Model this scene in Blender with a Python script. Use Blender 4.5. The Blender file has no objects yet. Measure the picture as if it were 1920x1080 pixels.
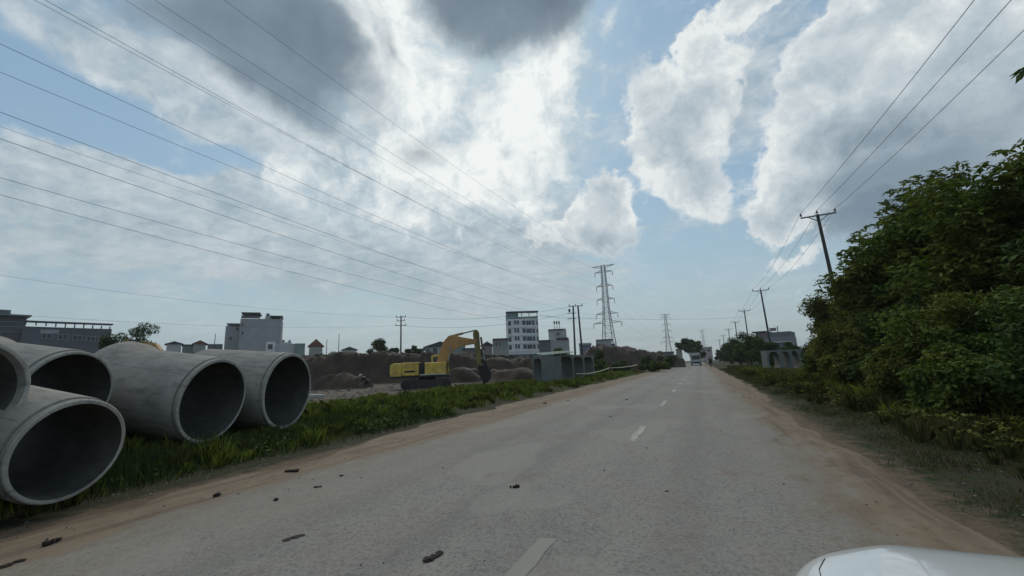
import bpy, bmesh, math, random
import numpy as np
from mathutils import Matrix, Vector, Euler

random.seed(7)
rng = np.random.default_rng(7)
scene = bpy.context.scene
COL = scene.collection
R_ = math.radians

# ------------------------------------------------------------------ camera
FPX, ROLL, CAMH = 800.0, R_(2.3), 1.55      # focal length in photo pixels (1920 wide), roll, eye height
TH, PSI = R_(10.5545), R_(23.1117)          # pitch up, yaw to the left of the road (+Y is the road)
F0 = np.array([-math.sin(PSI), math.cos(PSI), 0.0])
R0 = np.array([math.cos(PSI), math.sin(PSI), 0.0])
ZZ = np.array([0, 0, 1.0])
FW = F0*math.cos(TH) + ZZ*math.sin(TH)
U0 = -F0*math.sin(TH) + ZZ*math.cos(TH)
RT = R0*math.cos(ROLL) - U0*math.sin(ROLL)
UP = R0*math.sin(ROLL) + U0*math.cos(ROLL)
CP = np.array([0, 0, CAMH])
cam_data = bpy.data.cameras.new('camera')
cam = bpy.data.objects.new('camera', cam_data); COL.objects.link(cam)
cam_data.sensor_width = 36; cam_data.lens = 36*FPX/1920
cam_data.clip_start = 0.05; cam_data.clip_end = 20000
M = Matrix.Identity(4)
for i in range(3):
    M[i][0] = RT[i]; M[i][1] = UP[i]; M[i][2] = -FW[i]; M[i][3] = CP[i]
cam.matrix_world = M
scene.camera = cam

def ray(px, py):
    d = FW*FPX + RT*(px-960) + UP*(540-py)
    return d/np.linalg.norm(d)
def gnd(px, py, z=0.0):                      # photo pixel -> point on level z
    d = ray(px, py); return CP + d*((z-CAMH)/d[2])
def at(px, py, dep):                         # photo pixel -> point at level distance dep in front
    d = ray(px, py); return CP + d*(dep/float(d@F0))

# ------------------------------------------------------------------ world
SUN_DIR = ray(860, 60)
SUN_EL = math.asin(SUN_DIR[2]); SUN_AZ = math.atan2(SUN_DIR[0], SUN_DIR[1])
world = bpy.data.worlds.new('World'); scene.world = world; world.use_nodes = True
BGS = 0.1

class NT:
    """small helper to write node trees"""
    def __init__(s, tree):
        s.t = tree; s.n = tree.nodes; s.l = tree.links
    def put(s, sock, v):
        if isinstance(v, bpy.types.NodeSocket): s.l.new(v, sock)
        elif isinstance(v, (int, float)): sock.default_value = v
        else:
            v = list(v)
            if sock.type == 'RGBA' and len(v) == 3: v = v+[1]
            sock.default_value = v
    def math(s, op, a, b=None, c=None, clamp=False):
        n = s.n.new('ShaderNodeMath'); n.operation = op; n.use_clamp = clamp
        s.put(n.inputs[0], a)
        if b is not None: s.put(n.inputs[1], b)
        if c is not None: s.put(n.inputs[2], c)
        return n.outputs[0]
    def vmath(s, op, a, b=None, scale=None):
        n = s.n.new('ShaderNodeVectorMath'); n.operation = op
        s.put(n.inputs[0], a)
        if b is not None: s.put(n.inputs[1], b)
        if scale is not None: s.put(n.inputs['Scale'], scale)
        return n.outputs['Value'] if op in ('LENGTH', 'DOT_PRODUCT') else n.outputs['Vector']
    def noise(s, vec, scale, detail=4, rough=0.5, dist=0.0, lac=2.0, color=False):
        n = s.n.new('ShaderNodeTexNoise'); s.put(n.inputs['Vector'], vec)
        n.inputs['Scale'].default_value = scale; n.inputs['Detail'].default_value = detail
        n.inputs['Roughness'].default_value = rough; n.inputs['Distortion'].default_value = dist
        n.inputs['Lacunarity'].default_value = lac
        return n.outputs['Color'] if color else n.outputs['Fac']
    def rng(s, v, a, b, c=0.0, d=1.0, smooth=False):
        n = s.n.new('ShaderNodeMapRange'); n.clamp = True
        if smooth: n.interpolation_type = 'SMOOTHSTEP'
        s.put(n.inputs[0], v)
        for i, x in enumerate((a, b, c, d)): s.put(n.inputs[i+1], x)
        return n.outputs[0]
    def mix(s, f, a, b, mode='MIX'):
        n = s.n.new('ShaderNodeMix'); n.data_type = 'RGBA'; n.blend_type = mode
        s.put(n.inputs[0], f); s.put(n.inputs[6], a); s.put(n.inputs[7], b)
        return n.outputs[2]
    def ramp(s, f, stops, interp='LINEAR'):
        n = s.n.new('ShaderNodeValToRGB'); s.put(n.inputs[0], f); cr = n.color_ramp; cr.interpolation = interp
        while len(cr.elements) < len(stops): cr.elements.new(0.5)
        for e, (p, c) in zip(cr.elements, stops):
            e.position = p; e.color = list(c)+[1] if len(c) == 3 else c
        return n.outputs[0]
    def mapping(s, vec, loc=(0,0,0), rot=(0,0,0), scale=(1,1,1), kind='POINT'):
        n = s.n.new('ShaderNodeMapping'); n.vector_type = kind; s.put(n.inputs[0], vec)
        n.inputs[1].default_value = loc; n.inputs[2].default_value = rot; n.inputs[3].default_value = scale
        return n.outputs[0]

def srgb(r, g, b, k=1.0):
    f = lambda c: (c/255/12.92 if c/255 <= 0.04045 else ((c/255+0.055)/1.055)**2.4)*k
    return (f(r), f(g), f(b))
def skyc(r, g, b): return srgb(r, g, b, 1.0/BGS)

def build_world():
    nt = NT(world.node_tree); nt.n.clear()
    out = nt.n.new('ShaderNodeOutputWorld'); bg = nt.n.new('ShaderNodeBackground')
    bg.inputs[1].default_value = BGS
    nt.l.new(bg.outputs[0], out.inputs[0])
    sky = nt.n.new('ShaderNodeTexSky'); sky.sky_type = 'NISHITA'; sky.sun_disc = False
    sky.sun_elevation = SUN_EL; sky.sun_rotation = SUN_AZ
    sky.air_density = 1.0; sky.dust_density = 1.5; sky.ozone_density = 1.0
    tc = nt.n.new('ShaderNodeTexCoord').outputs['Generated']
    nt.l.new(tc, sky.inputs[0]) if sky.inputs else None
    sep = nt.n.new('ShaderNodeSeparateXYZ'); nt.l.new(tc, sep.inputs[0])
    el = sep.outputs[2]
    # warped direction, so that blob outlines billow
    w1 = nt.vmath('SCALE', nt.vmath('SUBTRACT', nt.noise(tc, 5.0, 6, 0.55, color=True), (0.5, 0.5, 0.5)), scale=0.16)
    w2 = nt.vmath('SCALE', nt.vmath('SUBTRACT', nt.noise(tc, 21.0, 6, 0.62, color=True), (0.5, 0.5, 0.5)), scale=0.07)
    pw = nt.vmath('ADD', tc, nt.vmath('ADD', w1, w2))
    pl = nt.vmath('ADD', tc, w1)
    def blob(px, py, rx, ry, rot=0, w=1.0, src=None):
        c = ray(px, py); dpx = 1.0/FPX
        dist = math.sqrt(1+((px-960)/FPX)**2+((540-py)/FPX)**2)
        r = RT - c*float(RT@c); r /= np.linalg.norm(r); u = np.cross(c, r)*-1
        if u@UP < 0: u = -u
        a = R_(rot); r2 = r*math.cos(a)+u*math.sin(a); u2 = np.cross(c, r2)
        m = Matrix(((r2[0], u2[0], c[0]), (r2[1], u2[1], c[1]), (r2[2], u2[2], c[2])))
        e = m.to_euler('XYZ')
        v = nt.mapping(pw if src is None else src, tuple(c), tuple(e), (rx*dpx/dist*1.0, ry*dpx/dist, 3.0), 'TEXTURE')
        g = nt.n.new('ShaderNodeTexGradient'); g.gradient_type = 'SPHERICAL'; nt.l.new(v, g.inputs[0])
        return nt.math('MULTIPLY', g.outputs['Fac'], w)
    def field(lst, src=None, op='ADD'):
        acc = None
        for b in lst:
            o = blob(*b, src=src)
            acc = o if acc is None else nt.math(op, acc, o)
        return acc
    # ---- clear sky: Nishita tinted, haze band over the horizon
    tint = nt.mix(1.0, sky.outputs[0], (0.86, 1.02, 0.98), 'MULTIPLY')
    base = nt.mix(0.75, tint, nt.ramp(el, [(0.0, skyc(166, 182, 188)), (0.12, skyc(158, 184, 197)), (0.35, skyc(146, 177, 202)), (0.8, skyc(124, 161, 196))]))
    # ---- thin high veil, streaks drawn on a level cloud sheet
    zz = nt.math('MAXIMUM', nt.math('ADD', el, 0.12), 0.05)
    comb = nt.n.new('ShaderNodeCombineXYZ')
    nt.l.new(nt.math('DIVIDE', sep.outputs[0], zz), comb.inputs[0]); nt.l.new(nt.math('DIVIDE', sep.outputs[1], zz), comb.inputs[1])
    sheet = comb.outputs[0]
    s1 = nt.noise(nt.mapping(sheet, rot=(0, 0, R_(-35)), scale=(0.7, 1.5, 1)), 1.6, 10, 0.62, 0.5)
    s2 = nt.noise(nt.mapping(sheet, rot=(0, 0, R_(20)), loc=(3, 1, 0), scale=(1, 1.3, 1)), 6.5, 8, 0.66, 0.3)
    s3 = nt.noise(tc, 9.0, 8, 0.62, 0.4)
    streak = nt.math('ADD', nt.math('MULTIPLY', s1, 0.5), nt.math('ADD', nt.math('MULTIPLY', s2, 0.3), nt.math('MULTIPLY', s3, 0.2)))
    veilmap = field([(290, 140, 360, 85, -32, 0.42), (470, 240, 330, 80, -28, 0.34), (300, 400, 520, 170, -5, 0.40), (800, 420, 420, 180, 0, 0.36),
                     (170, 330, 260, 60, -10, 0.2), (950, 540, 500, 120, 0, 0.2), (40, 90, 150, 110, 0, -0.3), (270, 285, 260, 50, -18, -0.35), (60, 190, 230, 90, -25, -0.35),
                     (560, 350, 220, 36, -15, -0.28), (1150, 120, 130, 220, -15, -0.1), (1340, 500, 300, 110, 0, -0.15), (1420, 170, 90, 170, 0, 0.28), (1600, 560, 400, 60, 0, 0.15)], src=pl)
    veil = nt.rng(nt.math('ADD', streak, veilmap), 0.42, 0.72, 0.0, 0.92, smooth=True)
    veil = nt.math('MAXIMUM', veil, nt.rng(el, 0.0, 0.30, 0.8, 0.0, smooth=True))
    veilc = nt.mix(nt.rng(el, 0.02, 0.4), nt.mix(nt.rng(s1, 0.35, 0.65), skyc(158, 176, 184), skyc(182, 193, 197)), nt.mix(nt.rng(nt.math('ADD', nt.math('MULTIPLY', s2, 0.5), nt.math('MULTIPLY', s3, 0.5)), 0.38, 0.62), skyc(152, 173, 187), skyc(216, 223, 226)))
    veil = nt.math('MAXIMUM', veil, nt.rng(nt.math('ADD', el, nt.math('MULTIPLY', nt.math('SUBTRACT', s1, 0.5), 0.5)), 0.72, 0.95, 0.0, 0.9, smooth=True))
    veilc = nt.mix(nt.rng(el, 0.72, 0.9), veilc, skyc(226, 222, 212))
    c1 = nt.mix(veil, base, veilc)
    # ---- bright thin cloud round the hidden sun
    gl = field([(880, 190, 330, 250, 0, 1.0), (720, 110, 120, 240, 8, 0.95), (745, 0, 60, 120, 0, .6), (560, 370, 280, 70, -20, .45), (800, 420, 380, 90, -8, .45), (350, 215, 260, 60, -32, .35), (1000, 220, 130, 260, -20, 0.75), (820, 330, 330, 110, -15, 0.55), (640, 330, 160, 80, -30, 0.3), (930, 330, 160, 90, 0, 0.4), (1000, 110, 80, 150, -25, .5)], src=pl)
    gn = nt.noise(pl, 13.0, 9, 0.64)
    gmix = nt.rng(nt.math('ADD', gl, nt.math('MULTIPLY', nt.math('SUBTRACT', gn, 0.5), 1.9)), 0.14, 0.80, 0, 0.95, smooth=True)
    glowc = nt.mix(nt.rng(nt.math('ADD', gl, nt.math('MULTIPLY', nt.math('SUBTRACT', gn, 0.5), 3.4)), 0.25, 1.35), skyc(172, 192, 203), skyc(246, 249, 248))
    c2 = nt.mix(gmix, c1, glowc)
    # ---- heaped clouds on the right, bright rim and grey heart
    cu = field([(1290, 215, 125, 175, -22, 1.15), (1262, 272, 92, 105, 0, .9), (1345, 165, 75, 75, 0, .7), (1405, 15, 100, 40, 15, 1.0), (1302, 75, 44, 34, 0, .85), (1310, 370, 90, 56, 0, .65), (1345, 300, 60, 80, 0, .6),
                (1122, 390, 84, 76, 0, 1.6), (1128, 428, 100, 58, 0, 1.3), (1025, 442, 76, 32, 0, .7), (1122, 350, 46, 42, 0, .7),
                (1830, 100, 330, 200, 0, 1.4), (1640, 190, 150, 150, 20, 1.1), (1570, 100, 85, 115, -30, 1.0), (1500, 375, 110, 92, 0, 1.2), (1450, 420, 52, 68, 0, .7), (1520, 270, 100, 80, 0, .9), (1880, 270, 260, 130, 0, 1.0), (1650, 310, 120, 90, 0, .9),
                (1650, 10, 120, 80, 0, .9), (1485, 493, 66, 24, 25, .55), (2100, 200, 300, 400, 0, 1.0)])
    cn = nt.noise(tc, 12.0, 10, 0.66, 0.3)
    cn2 = nt.noise(tc, 38.0, 7, 0.64)
    cd = nt.math('ADD', cu, nt.math('ADD', nt.math('MULTIPLY', nt.math('SUBTRACT', cn, 0.5), 1.0), nt.math('MULTIPLY', nt.math('SUBTRACT', cn2, 0.5), 0.35)))
    cmask = nt.rng(cd, 0.13, 0.42, 0, 0.97, smooth=True)
    greys = field([(1145, 450, 100, 40, 0, .7), (1500, 410, 100, 55, 15, .5), (1780, 270, 300, 150, 20, .55), (1650, 250, 130, 80, 20, .35), (1330, 320, 80, 60, 0, .45), (1300, 240, 60, 60, 0, .25), (1620, 380, 150, 60, 0, .4), (1700, 60, 140, 60, 0, -.25), (1620, 130, 90, 60, 0, .15)], src=pl)
    sh = nt.math('ADD', greys, nt.math('ADD', nt.math('MULTIPLY', nt.math('SUBTRACT', cn, 0.47), 1.7), nt.math('ADD', nt.math('MULTIPLY', nt.math('SUBTRACT', cn2, 0.5), 0.35), nt.rng(cd, 0.3, 1.5, 0.0, 0.40))))
    cucol = nt.ramp(nt.math('MULTIPLY', sh, 0.75, clamp=True), [(0.0, skyc(234, 238, 238)), (0.2, skyc(208, 217, 221)), (0.5, skyc(178, 192, 201)), (0.78, skyc(152, 168, 180)), (1.0, skyc(130, 147, 162))])
    soft = field([(1780, 300, 330, 170, 15, 1.0), (1880, 400, 330, 130, 0, 1.0), (1640, 390, 190, 90, 0, .8), (1560, 450, 130, 50, 0, .4)], src=pl)
    smask = nt.rng(nt.math('ADD', soft, nt.math('MULTIPLY', nt.math('SUBTRACT', cn, 0.5), 0.5)), 0.02, 0.65, 0, 0.95, smooth=True)
    c2 = nt.mix(smask, c2, nt.ramp(nt.rng(nt.math('ADD', soft, nt.math('SUBTRACT', s3, 0.5)), 0, 1.4), [(0, skyc(158, 174, 186)), (1, skyc(118, 136, 152))]))
    cfade = nt.math('SUBTRACT', 1.0, nt.math('MULTIPLY', nt.rng(soft, 0.55, 1.2, 0, 0.85, smooth=True), nt.rng(el, 0.62, 0.40, 0.0, 1.0)))
    c3 = nt.mix(nt.math('MULTIPLY', cmask, cfade), c2, cucol)
    # ---- heavy dark clouds across the top
    dk = field([(400, 0, 300, 90, -5, .8), (540, 100, 220, 130, -35, .85), (620, 50, 130, 150, 0, .6), (400, 90, 150, 80, -35, .4), (560, 200, 170, 60, -30, .5), (945, 0, 190, 110, 0, .95), (1035, -10, 90, 120, -10, .9), (860, -30, 110, 80, 0, .7), (930, 70, 90, 50, 0, .4),
                (790, 268, 90, 48, 15, .55), (738, 100, 36, 110, 8, .5), (560, -230, 500, 180, 0, 0.7), (475, 470, 70, 34, 0, .33), (710, 210, 40, 60, 0, .3), (830, 300, 60, 26, -30, .3)], src=pl)
    dn = nt.noise(pl, 7.0, 9, 0.6)
    dd = nt.math('ADD', dk, nt.math('MULTIPLY', nt.math('SUBTRACT', dn, 0.5), 0.75))
    dmask = nt.rng(dd, 0.02, 0.85, 0, 0.95, smooth=True)
    dcol = nt.ramp(nt.math('ADD', nt.rng(dd, 0.2, 1.5), nt.math('MULTIPLY', nt.math('SUBTRACT', s3, 0.5), 0.9)), [(0, skyc(156, 172, 182)), (0.35, skyc(128, 144, 157)), (1.0, skyc(98, 114, 130))])
    c4 = nt.mix(dmask, c3, dcol)
    nt.l.new(c4, bg.inputs[0])
build_world()

sun_data = bpy.data.lights.new('sun', 'SUN'); sun_data.energy = 1.0; sun_data.angle = R_(14); sun_data.color = (1.0, 0.92, 0.80)
sun = bpy.data.objects.new('sun', sun_data); COL.objects.link(sun)
sun.rotation_euler = Vector(SUN_DIR).to_track_quat('Z', 'Y').to_euler()
vs = scene.view_settings
vs.view_transform = 'Standard'; vs.look = 'None'; vs.exposure = 0; vs.gamma = 1; vs.use_curve_mapping = False

# ------------------------------------------------------------------ materials
MATS = {}
def mat(name, c, c2=None, scale=3.0, rough=0.85, metal=0.0, bump=0.0, bscale=30.0, detail=6, spec=0.3, lo=0.35, hi=0.65, island=0.0):
    if name in MATS: return MATS[name]
    m = bpy.data.materials.new(name); m.use_nodes = True; nt = NT(m.node_tree)
    b = nt.n['Principled BSDF']; b.inputs['Roughness'].default_value = rough; b.inputs['Metallic'].default_value = metal
    b.inputs['Specular IOR Level'].default_value = spec
    tc = nt.n.new('ShaderNodeTexCoord').outputs['Object']
    col = None
    if c2 is None: c2 = tuple(x*0.75 for x in c)
    col = nt.mix(nt.rng(nt.noise(tc, scale, detail, 0.6), lo, hi), c, c2)
    if island:
        g = nt.n.new('ShaderNodeNewGeometry')
        f = nt.rng(g.outputs['Random Per Island'], 0, 1, 1-island, 1+island)
        col = nt.mix(1.0, col, f, 'MULTIPLY')
    nt.l.new(col, b.inputs['Base Color'])
    if bump:
        bn = nt.n.new('ShaderNodeBump'); bn.inputs['Strength'].default_value = bump; bn.inputs['Distance'].default_value = 0.02
        nt.l.new(nt.noise(tc, bscale, 6, 0.6), bn.inputs['Height']); nt.l.new(bn.outputs[0], b.inputs['Normal'])
    MATS[name] = m; return m

# ------------------------------------------------------------------ mesh helpers
class MB:
    def __init__(s): s.v = []; s.f = []
    def add(s, vs, fs):
        o = len(s.v); s.v += [tuple(map(float, p)) for p in vs]; s.f += [tuple(i+o for i in f) for f in fs]; return s
    def box(s, c, d, rz=0.0, rx=0.0, ry=0.0):
        hx, hy, hz = d[0]/2, d[1]/2, d[2]/2
        e = Euler((rx, ry, rz)).to_matrix()
        P = [e @ Vector((x*hx, y*hy, z*hz)) + Vector(c) for z in (-1, 1) for y in (-1, 1) for x in (-1, 1)]
        return s.add(P, [(0,2,3,1), (4,5,7,6), (0,1,5,4), (2,6,7,3), (0,4,6,2), (1,3,7,5)])
    def bar(s, a, b, w, h=None, r2=None):
        h = w if h is None else h
        a = Vector(a); b = Vector(b); d = (b-a)
        if d.length < 1e-6: return s
        q = d.to_track_quat('Z', 'Y'); P = []
        for p in (a, b):
            for sx, sy in ((-1,-1), (1,-1), (1,1), (-1,1)): P.append(p + q @ Vector((sx*w/2, sy*h/2, 0)))
        return s.add(P, [(0,3,2,1), (4,5,6,7), (0,1,5,4), (1,2,6,5), (2,3,7,6), (3,0,4,7)])
    def tube(s, pts, rad, n=8, cap=True):
        pts = [Vector(p) for p in pts]; k = len(pts)
        rads = rad if isinstance(rad, (list, tuple)) else [rad]*k
        o = len(s.v); P = []; prev = None
        for i, p in enumerate(pts):
            d = (pts[min(i+1, k-1)] - pts[max(i-1, 0)]).normalized()
            if prev is None:
                ref = Vector((0,0,1)) if abs(d.z) < 0.9 else Vector((1,0,0)); x = d.cross(ref).normalized()
            else: x = (prev - d*prev.dot(d)).normalized()
            prev = x; y = d.cross(x)
            for j in range(n):
                t = 2*math.pi*j/n; P.append(p + (x*math.cos(t)+y*math.sin(t))*rads[i])
        F = []
        for i in range(k-1):
            for j in range(n): F.append((i*n+j, i*n+(j+1)%n, (i+1)*n+(j+1)%n, (i+1)*n+j))
        if cap: F += [tuple(range(n-1, -1, -1)), tuple((k-1)*n+j for j in range(n))]
        return s.add(P, F)
    def lathe(s, prof, axis_m=None, n=32, closed=False):
        P = []; k = len(prof)
        for (x, r) in prof:
            for j in range(n):
                t = 2*math.pi*j/n; v = Vector((x, r*math.cos(t), r*math.sin(t)))
                P.append(axis_m @ v if axis_m is not None else v)
        F = []
        for i in range(k if closed else k-1):
            i2 = (i+1) % k
            for j in range(n): F.append((i*n+j, i2*n+j, i2*n+(j+1)%n, i*n+(j+1)%n))
        return s.add(P, F)
    def prism(s, poly, y0, y1, m=None):
        """polygon in x-z, extruded along y"""
        n = len(poly); P = [Vector((x, y0, z)) for x, z in poly]+[Vector((x, y1, z)) for x, z in poly]
        if m is not None: P = [m @ p for p in P]
        return s.add(P, [tuple(range(n)), tuple(range(2*n-1, n-1, -1))]+[(i, i+n, (i+1)%n+n, (i+1)%n) for i in range(n)])
    def build(s, name, m, parent=None, smooth=False, bevel=0.0, mw=None):
        me = bpy.data.meshes.new(name); me.from_pydata(s.v, [], s.f)
        bm = bmesh.new(); bm.from_mesh(me); bmesh.ops.recalc_face_normals(bm, faces=bm.faces)
        if bevel:
            ed = [e for e in bm.edges if len(e.link_faces) == 2 and e.calc_face_angle(0) > 0.6]
            bmesh.ops.bevel(bm, geom=ed, offset=bevel, segments=2, affect='EDGES', profile=0.5)
        bm.to_mesh(me); bm.free()
        if smooth: me.shade_smooth() if hasattr(me, 'shade_smooth') else None
        if smooth and smooth is not True: me.set_sharp_from_angle(angle=R_(smooth))
        me.materials.append(m)
        o = bpy.data.objects.new(name, me); COL.objects.link(o)
        if parent is not None: o.parent = parent
        if mw is not None: o.matrix_world = mw
        return o

def tag(o, label=None, cat=None, group=None, kind=None):
    if label: o['label'] = label
    if cat: o['category'] = cat
    if group: o['group'] = group
    if kind: o['kind'] = kind
    return o
def empty(name, loc=(0,0,0), rz=0.0):
    o = bpy.data.objects.new(name, None); COL.objects.link(o); o.location = tuple(loc); o.rotation_euler = (0, 0, rz)
    o.empty_display_size = 0.3; return o
def copy_tree(o, parent=None):
    c = o.copy(); COL.objects.link(c)
    if parent is not None: c.parent = parent
    for ch in list(o.children): copy_tree(ch, c)
    return c
def npmesh(name, V, F, m, parent=None):
    """V (n,3), F (k,m) faces of equal size"""
    me = bpy.data.meshes.new(name); V = np.asarray(V, np.float32); F = np.asarray(F, np.int32); k = F.shape[1]
    me.vertices.add(len(V)); me.vertices.foreach_set('co', V.ravel())
    me.loops.add(F.size); me.loops.foreach_set('vertex_index', F.ravel())
    me.polygons.add(len(F)); me.polygons.foreach_set('loop_start', np.arange(0, F.size, k, dtype=np.int32))
    me.polygons.foreach_set('loop_total', np.full(len(F), k, np.int32))
    me.update(calc_edges=True); me.validate(); me.materials.append(m)
    o = bpy.data.objects.new(name, me); COL.objects.link(o)
    if parent is not None: o.parent = parent
    return o

# value noise for terrain
_G = rng.random((64, 64))
def vn(x, y, s):
    x = np.asarray(x, float)/s; y = np.asarray(y, float)/s
    xi = np.floor(x).astype(int); yi = np.floor(y).astype(int); fx = x-xi; fy = y-yi
    fx = fx*fx*(3-2*fx); fy = fy*fy*(3-2*fy)
    g = lambda a, b: _G[a % 64, b % 64]
    return (g(xi, yi)*(1-fx)+g(xi+1, yi)*fx)*(1-fy)+(g(xi, yi+1)*(1-fx)+g(xi+1, yi+1)*fx)*fy - 0.5

def ss(x, a, b):
    t = np.clip((np.asarray(x, float)-a)/(b-a), 0, 1); return t*t*(3-2*t)
def gz(x, y):                                  # height of the ground
    x = np.asarray(x, float); y = np.asarray(y, float)
    z = np.full(np.broadcast(x, y).shape, -0.006)
    left = ss(-x, 8.0, 9.6); right = ss(x, 2.4, 4.5)
    z = z + left*(0.10 + 0.10*vn(x, y, 1.7) + 0.05*vn(x, y, 0.55)) + right*(0.10+0.16*vn(x, y, 1.9)+0.06*vn(x, y, 0.6))
    z = z - 0.05*ss(-x, 7.0, 7.8)*(1-ss(-x, 8.2, 9.5))
    near = np.exp(-((y-5)/9.0)**2)
    z = z + near*0.32*ss(-x, 10.0, 13.0)
    z = z + 0.50*np.exp(-(((x+10.6)/1.1)**2+((y-3.7)/0.8)**2))
    z = z + 1.45*ss(-x, 12.7, 13.7)*(1-ss(-x, 15.2, 17.5))*ss(y, -1.0, 1.0)*(1-ss(y, 6.8, 8.2))*(0.9+0.5*vn(x, y, 1.3))  # unseen heap added behind the pipes to keep light out of their far ends
    z = z + ss(-x, 18, 40)*0.25*vn(x, y, 6.0)
    return z

# ------------------------------------------------------------------ the ground and the road
def setting():
    # ground material: brown earth, weeds near the verges
    m = bpy.data.materials.new('earth'); m.use_nodes = True; nt = NT(m.node_tree); b = nt.n['Principled BSDF']
    b.inputs['Roughness'].default_value = 0.95; b.inputs['Specular IOR Level'].default_value = 0.15
    tc = nt.n.new('ShaderNodeTexCoord').outputs['Object']
    sep = nt.n.new('ShaderNodeSeparateXYZ'); nt.l.new(tc, sep.inputs[0]); X = sep.outputs[0]
    n1 = nt.noise(tc, 0.35, 7, 0.6); n2 = nt.noise(tc, 3.5, 7, 0.65); n3 = nt.noise(tc, 24, 5, 0.65)
    dirt = nt.mix(nt.rng(n2, 0.35, 0.65), (0.040, 0.036, 0.024), (0.080, 0.068, 0.046))
    site = nt.mix(nt.rng(nt.math('ADD', nt.math('MULTIPLY', n1, .5), nt.math('MULTIPLY', n2, .5)), 0.42, 0.58), (0.17, 0.150, 0.125), (0.062, 0.047, 0.036))
    weeds = nt.mix(nt.rng(n3, 0.3, 0.7), (0.018, 0.028, 0.010), (0.050, 0.062, 0.022))
    sand = nt.mix(nt.rng(n3, 0.3, 0.7), (0.185, 0.140, 0.098), (0.115, 0.086, 0.060))
    col = nt.mix(nt.rng(nt.math('ADD', X, nt.math('MULTIPLY', nt.math('SUBTRACT', n1, 0.5), 6)), -20, -15), site, nt.mix(nt.rng(n2, 0.42, 0.58), dirt, weeds))
    xs = nt.math('ADD', X, nt.math('ADD', nt.math('MULTIPLY', nt.math('SUBTRACT', n2, 0.5), 1.6), nt.math('MULTIPLY', nt.math('SUBTRACT', n3, 0.5), .6)))
    leftsand = nt.rng(xs, -7.6, -7.2); rightsand = nt.rng(xs, 2.55, 2.1)
    col = nt.mix(nt.math('MULTIPLY', leftsand, rightsand), col, sand)
    nt.l.new(col, b.inputs['Base Color'])
    bn = nt.n.new('ShaderNodeBump'); bn.inputs['Strength'].default_value = 0.8; bn.inputs['Distance'].default_value = 0.06
    nt.l.new(nt.noise(tc, 14, 8, 0.7), bn.inputs['Height']); nt.l.new(bn.outputs[0], b.inputs['Normal'])
    # fine grid near, coarse far, one sheet
    def axis(near, far, step):
        a = list(np.arange(-near, near+1e-6, step)); v = near; s = step
        pos = []
        while v < far: s *= 1.35; v += s; pos.append(v)
        return np.array([-p for p in reversed(pos)]+a+pos)
    xs_ = axis(24, 1500, 0.3); ys_ = axis(30, 1500, 0.3)
    XX, YY = np.meshgrid(xs_, ys_); Z = gz(XX, YY); nx = len(xs_); ny = len(ys_)
    V = np.c_[XX.ravel(), YY.ravel(), Z.ravel()]
    i = np.arange(nx*ny).reshape(ny, nx)
    F = np.c_[i[:-1,:-1].ravel(), i[:-1,1:].ravel(), i[1:,1:].ravel(), i[1:,:-1].ravel()]
    g = npmesh('ground', V, F, m); tag(g, kind='structure'); g.data.shade_smooth()
    # road: worn pale asphalt with sand drifted over both edges
    m = bpy.data.materials.new('asphalt'); m.use_nodes = True; nt = NT(m.node_tree); b = nt.n['Principled BSDF']
    b.inputs['Roughness'].default_value = 0.9; b.inputs['Specular IOR Level'].default_value = 0.2
    tc = nt.n.new('ShaderNodeTexCoord').outputs['Object']
    sep = nt.n.new('ShaderNodeSeparateXYZ'); nt.l.new(tc, sep.inputs[0]); X = sep.outputs[0]
    big = nt.noise(nt.mapping(tc, scale=(1, 0.3, 1)), 0.6, 5, 0.55)
    mid = nt.noise(nt.mapping(tc, scale=(1, 0.45, 1)), 3.0, 7, 0.65)
    vo = nt.n.new('ShaderNodeTexVoronoi'); vo.inputs['Scale'].default_value = 38; nt.l.new(tc, vo.inputs['Vector'])
    chips = nt.rng(nt.math('ADD', nt.math('MULTIPLY', nt.noise(tc, 38, 4, 0.85), 0.5), nt.math('MULTIPLY', nt.noise(tc, 95, 3, 0.8), 0.5)), 0.40, 0.60)
    a = nt.mix(nt.rng(big, 0.35, 0.65), (0.222, 0.211, 0.186), (0.150, 0.145, 0.134))
    a = nt.mix(nt.math('MULTIPLY', nt.rng(mid, 0.45, 0.7), 0.45), a, (0.27, 0.235, 0.185))
    pk = nt.noise(nt.mapping(tc, loc=(11, 5, 0), scale=(1, 0.6, 1)), 0.9, 7, 0.7)
    a = nt.mix(nt.rng(pk, 0.52, 0.62, 0, 0.45), a, (0.225, 0.165, 0.135))
    a = nt.mix(nt.rng(pk, 0.46, 0.36, 0, 0.5), a, (0.115, 0.113, 0.108))
    crk = nt.math('ABSOLUTE', nt.math('SUBTRACT', nt.noise(nt.mapping(tc, loc=(4, 1, 0)), 0.8, 9, 0.7), 0.5))
    a = nt.mix(nt.rng(crk, 0.0, 0.004, 0.75, 0), a, (0.06, 0.058, 0.055))
    a = nt.mix(nt.math('MULTIPLY', chips, 0.7), a, (0.36, 0.345, 0.31))
    vr = nt.rng(vo.outputs['Color'], 0.1, 0.5, 0.45, 0.0)
    a = nt.mix(vr, a, (0.07, 0.068, 0.065))
    # cross cracks / seams
    br = nt.noise(nt.mapping(tc, scale=(0.25, 3.0, 1)), 1.1, 6, 0.6)
    seam = nt.rng(nt.math('ABSOLUTE', nt.math('SUBTRACT', br, 0.5)), 0.0, 0.010, 0.5, 0)
    a = nt.mix(seam, a, (0.28, 0.27, 0.25))
    trk = nt.math('ABSOLUTE', nt.math('SUBTRACT', nt.math('ABSOLUTE', nt.math('SUBTRACT', nt.math('ABSOLUTE', nt.math('ADD', X, 1.45)), 1.9)), 0.75))
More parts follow.
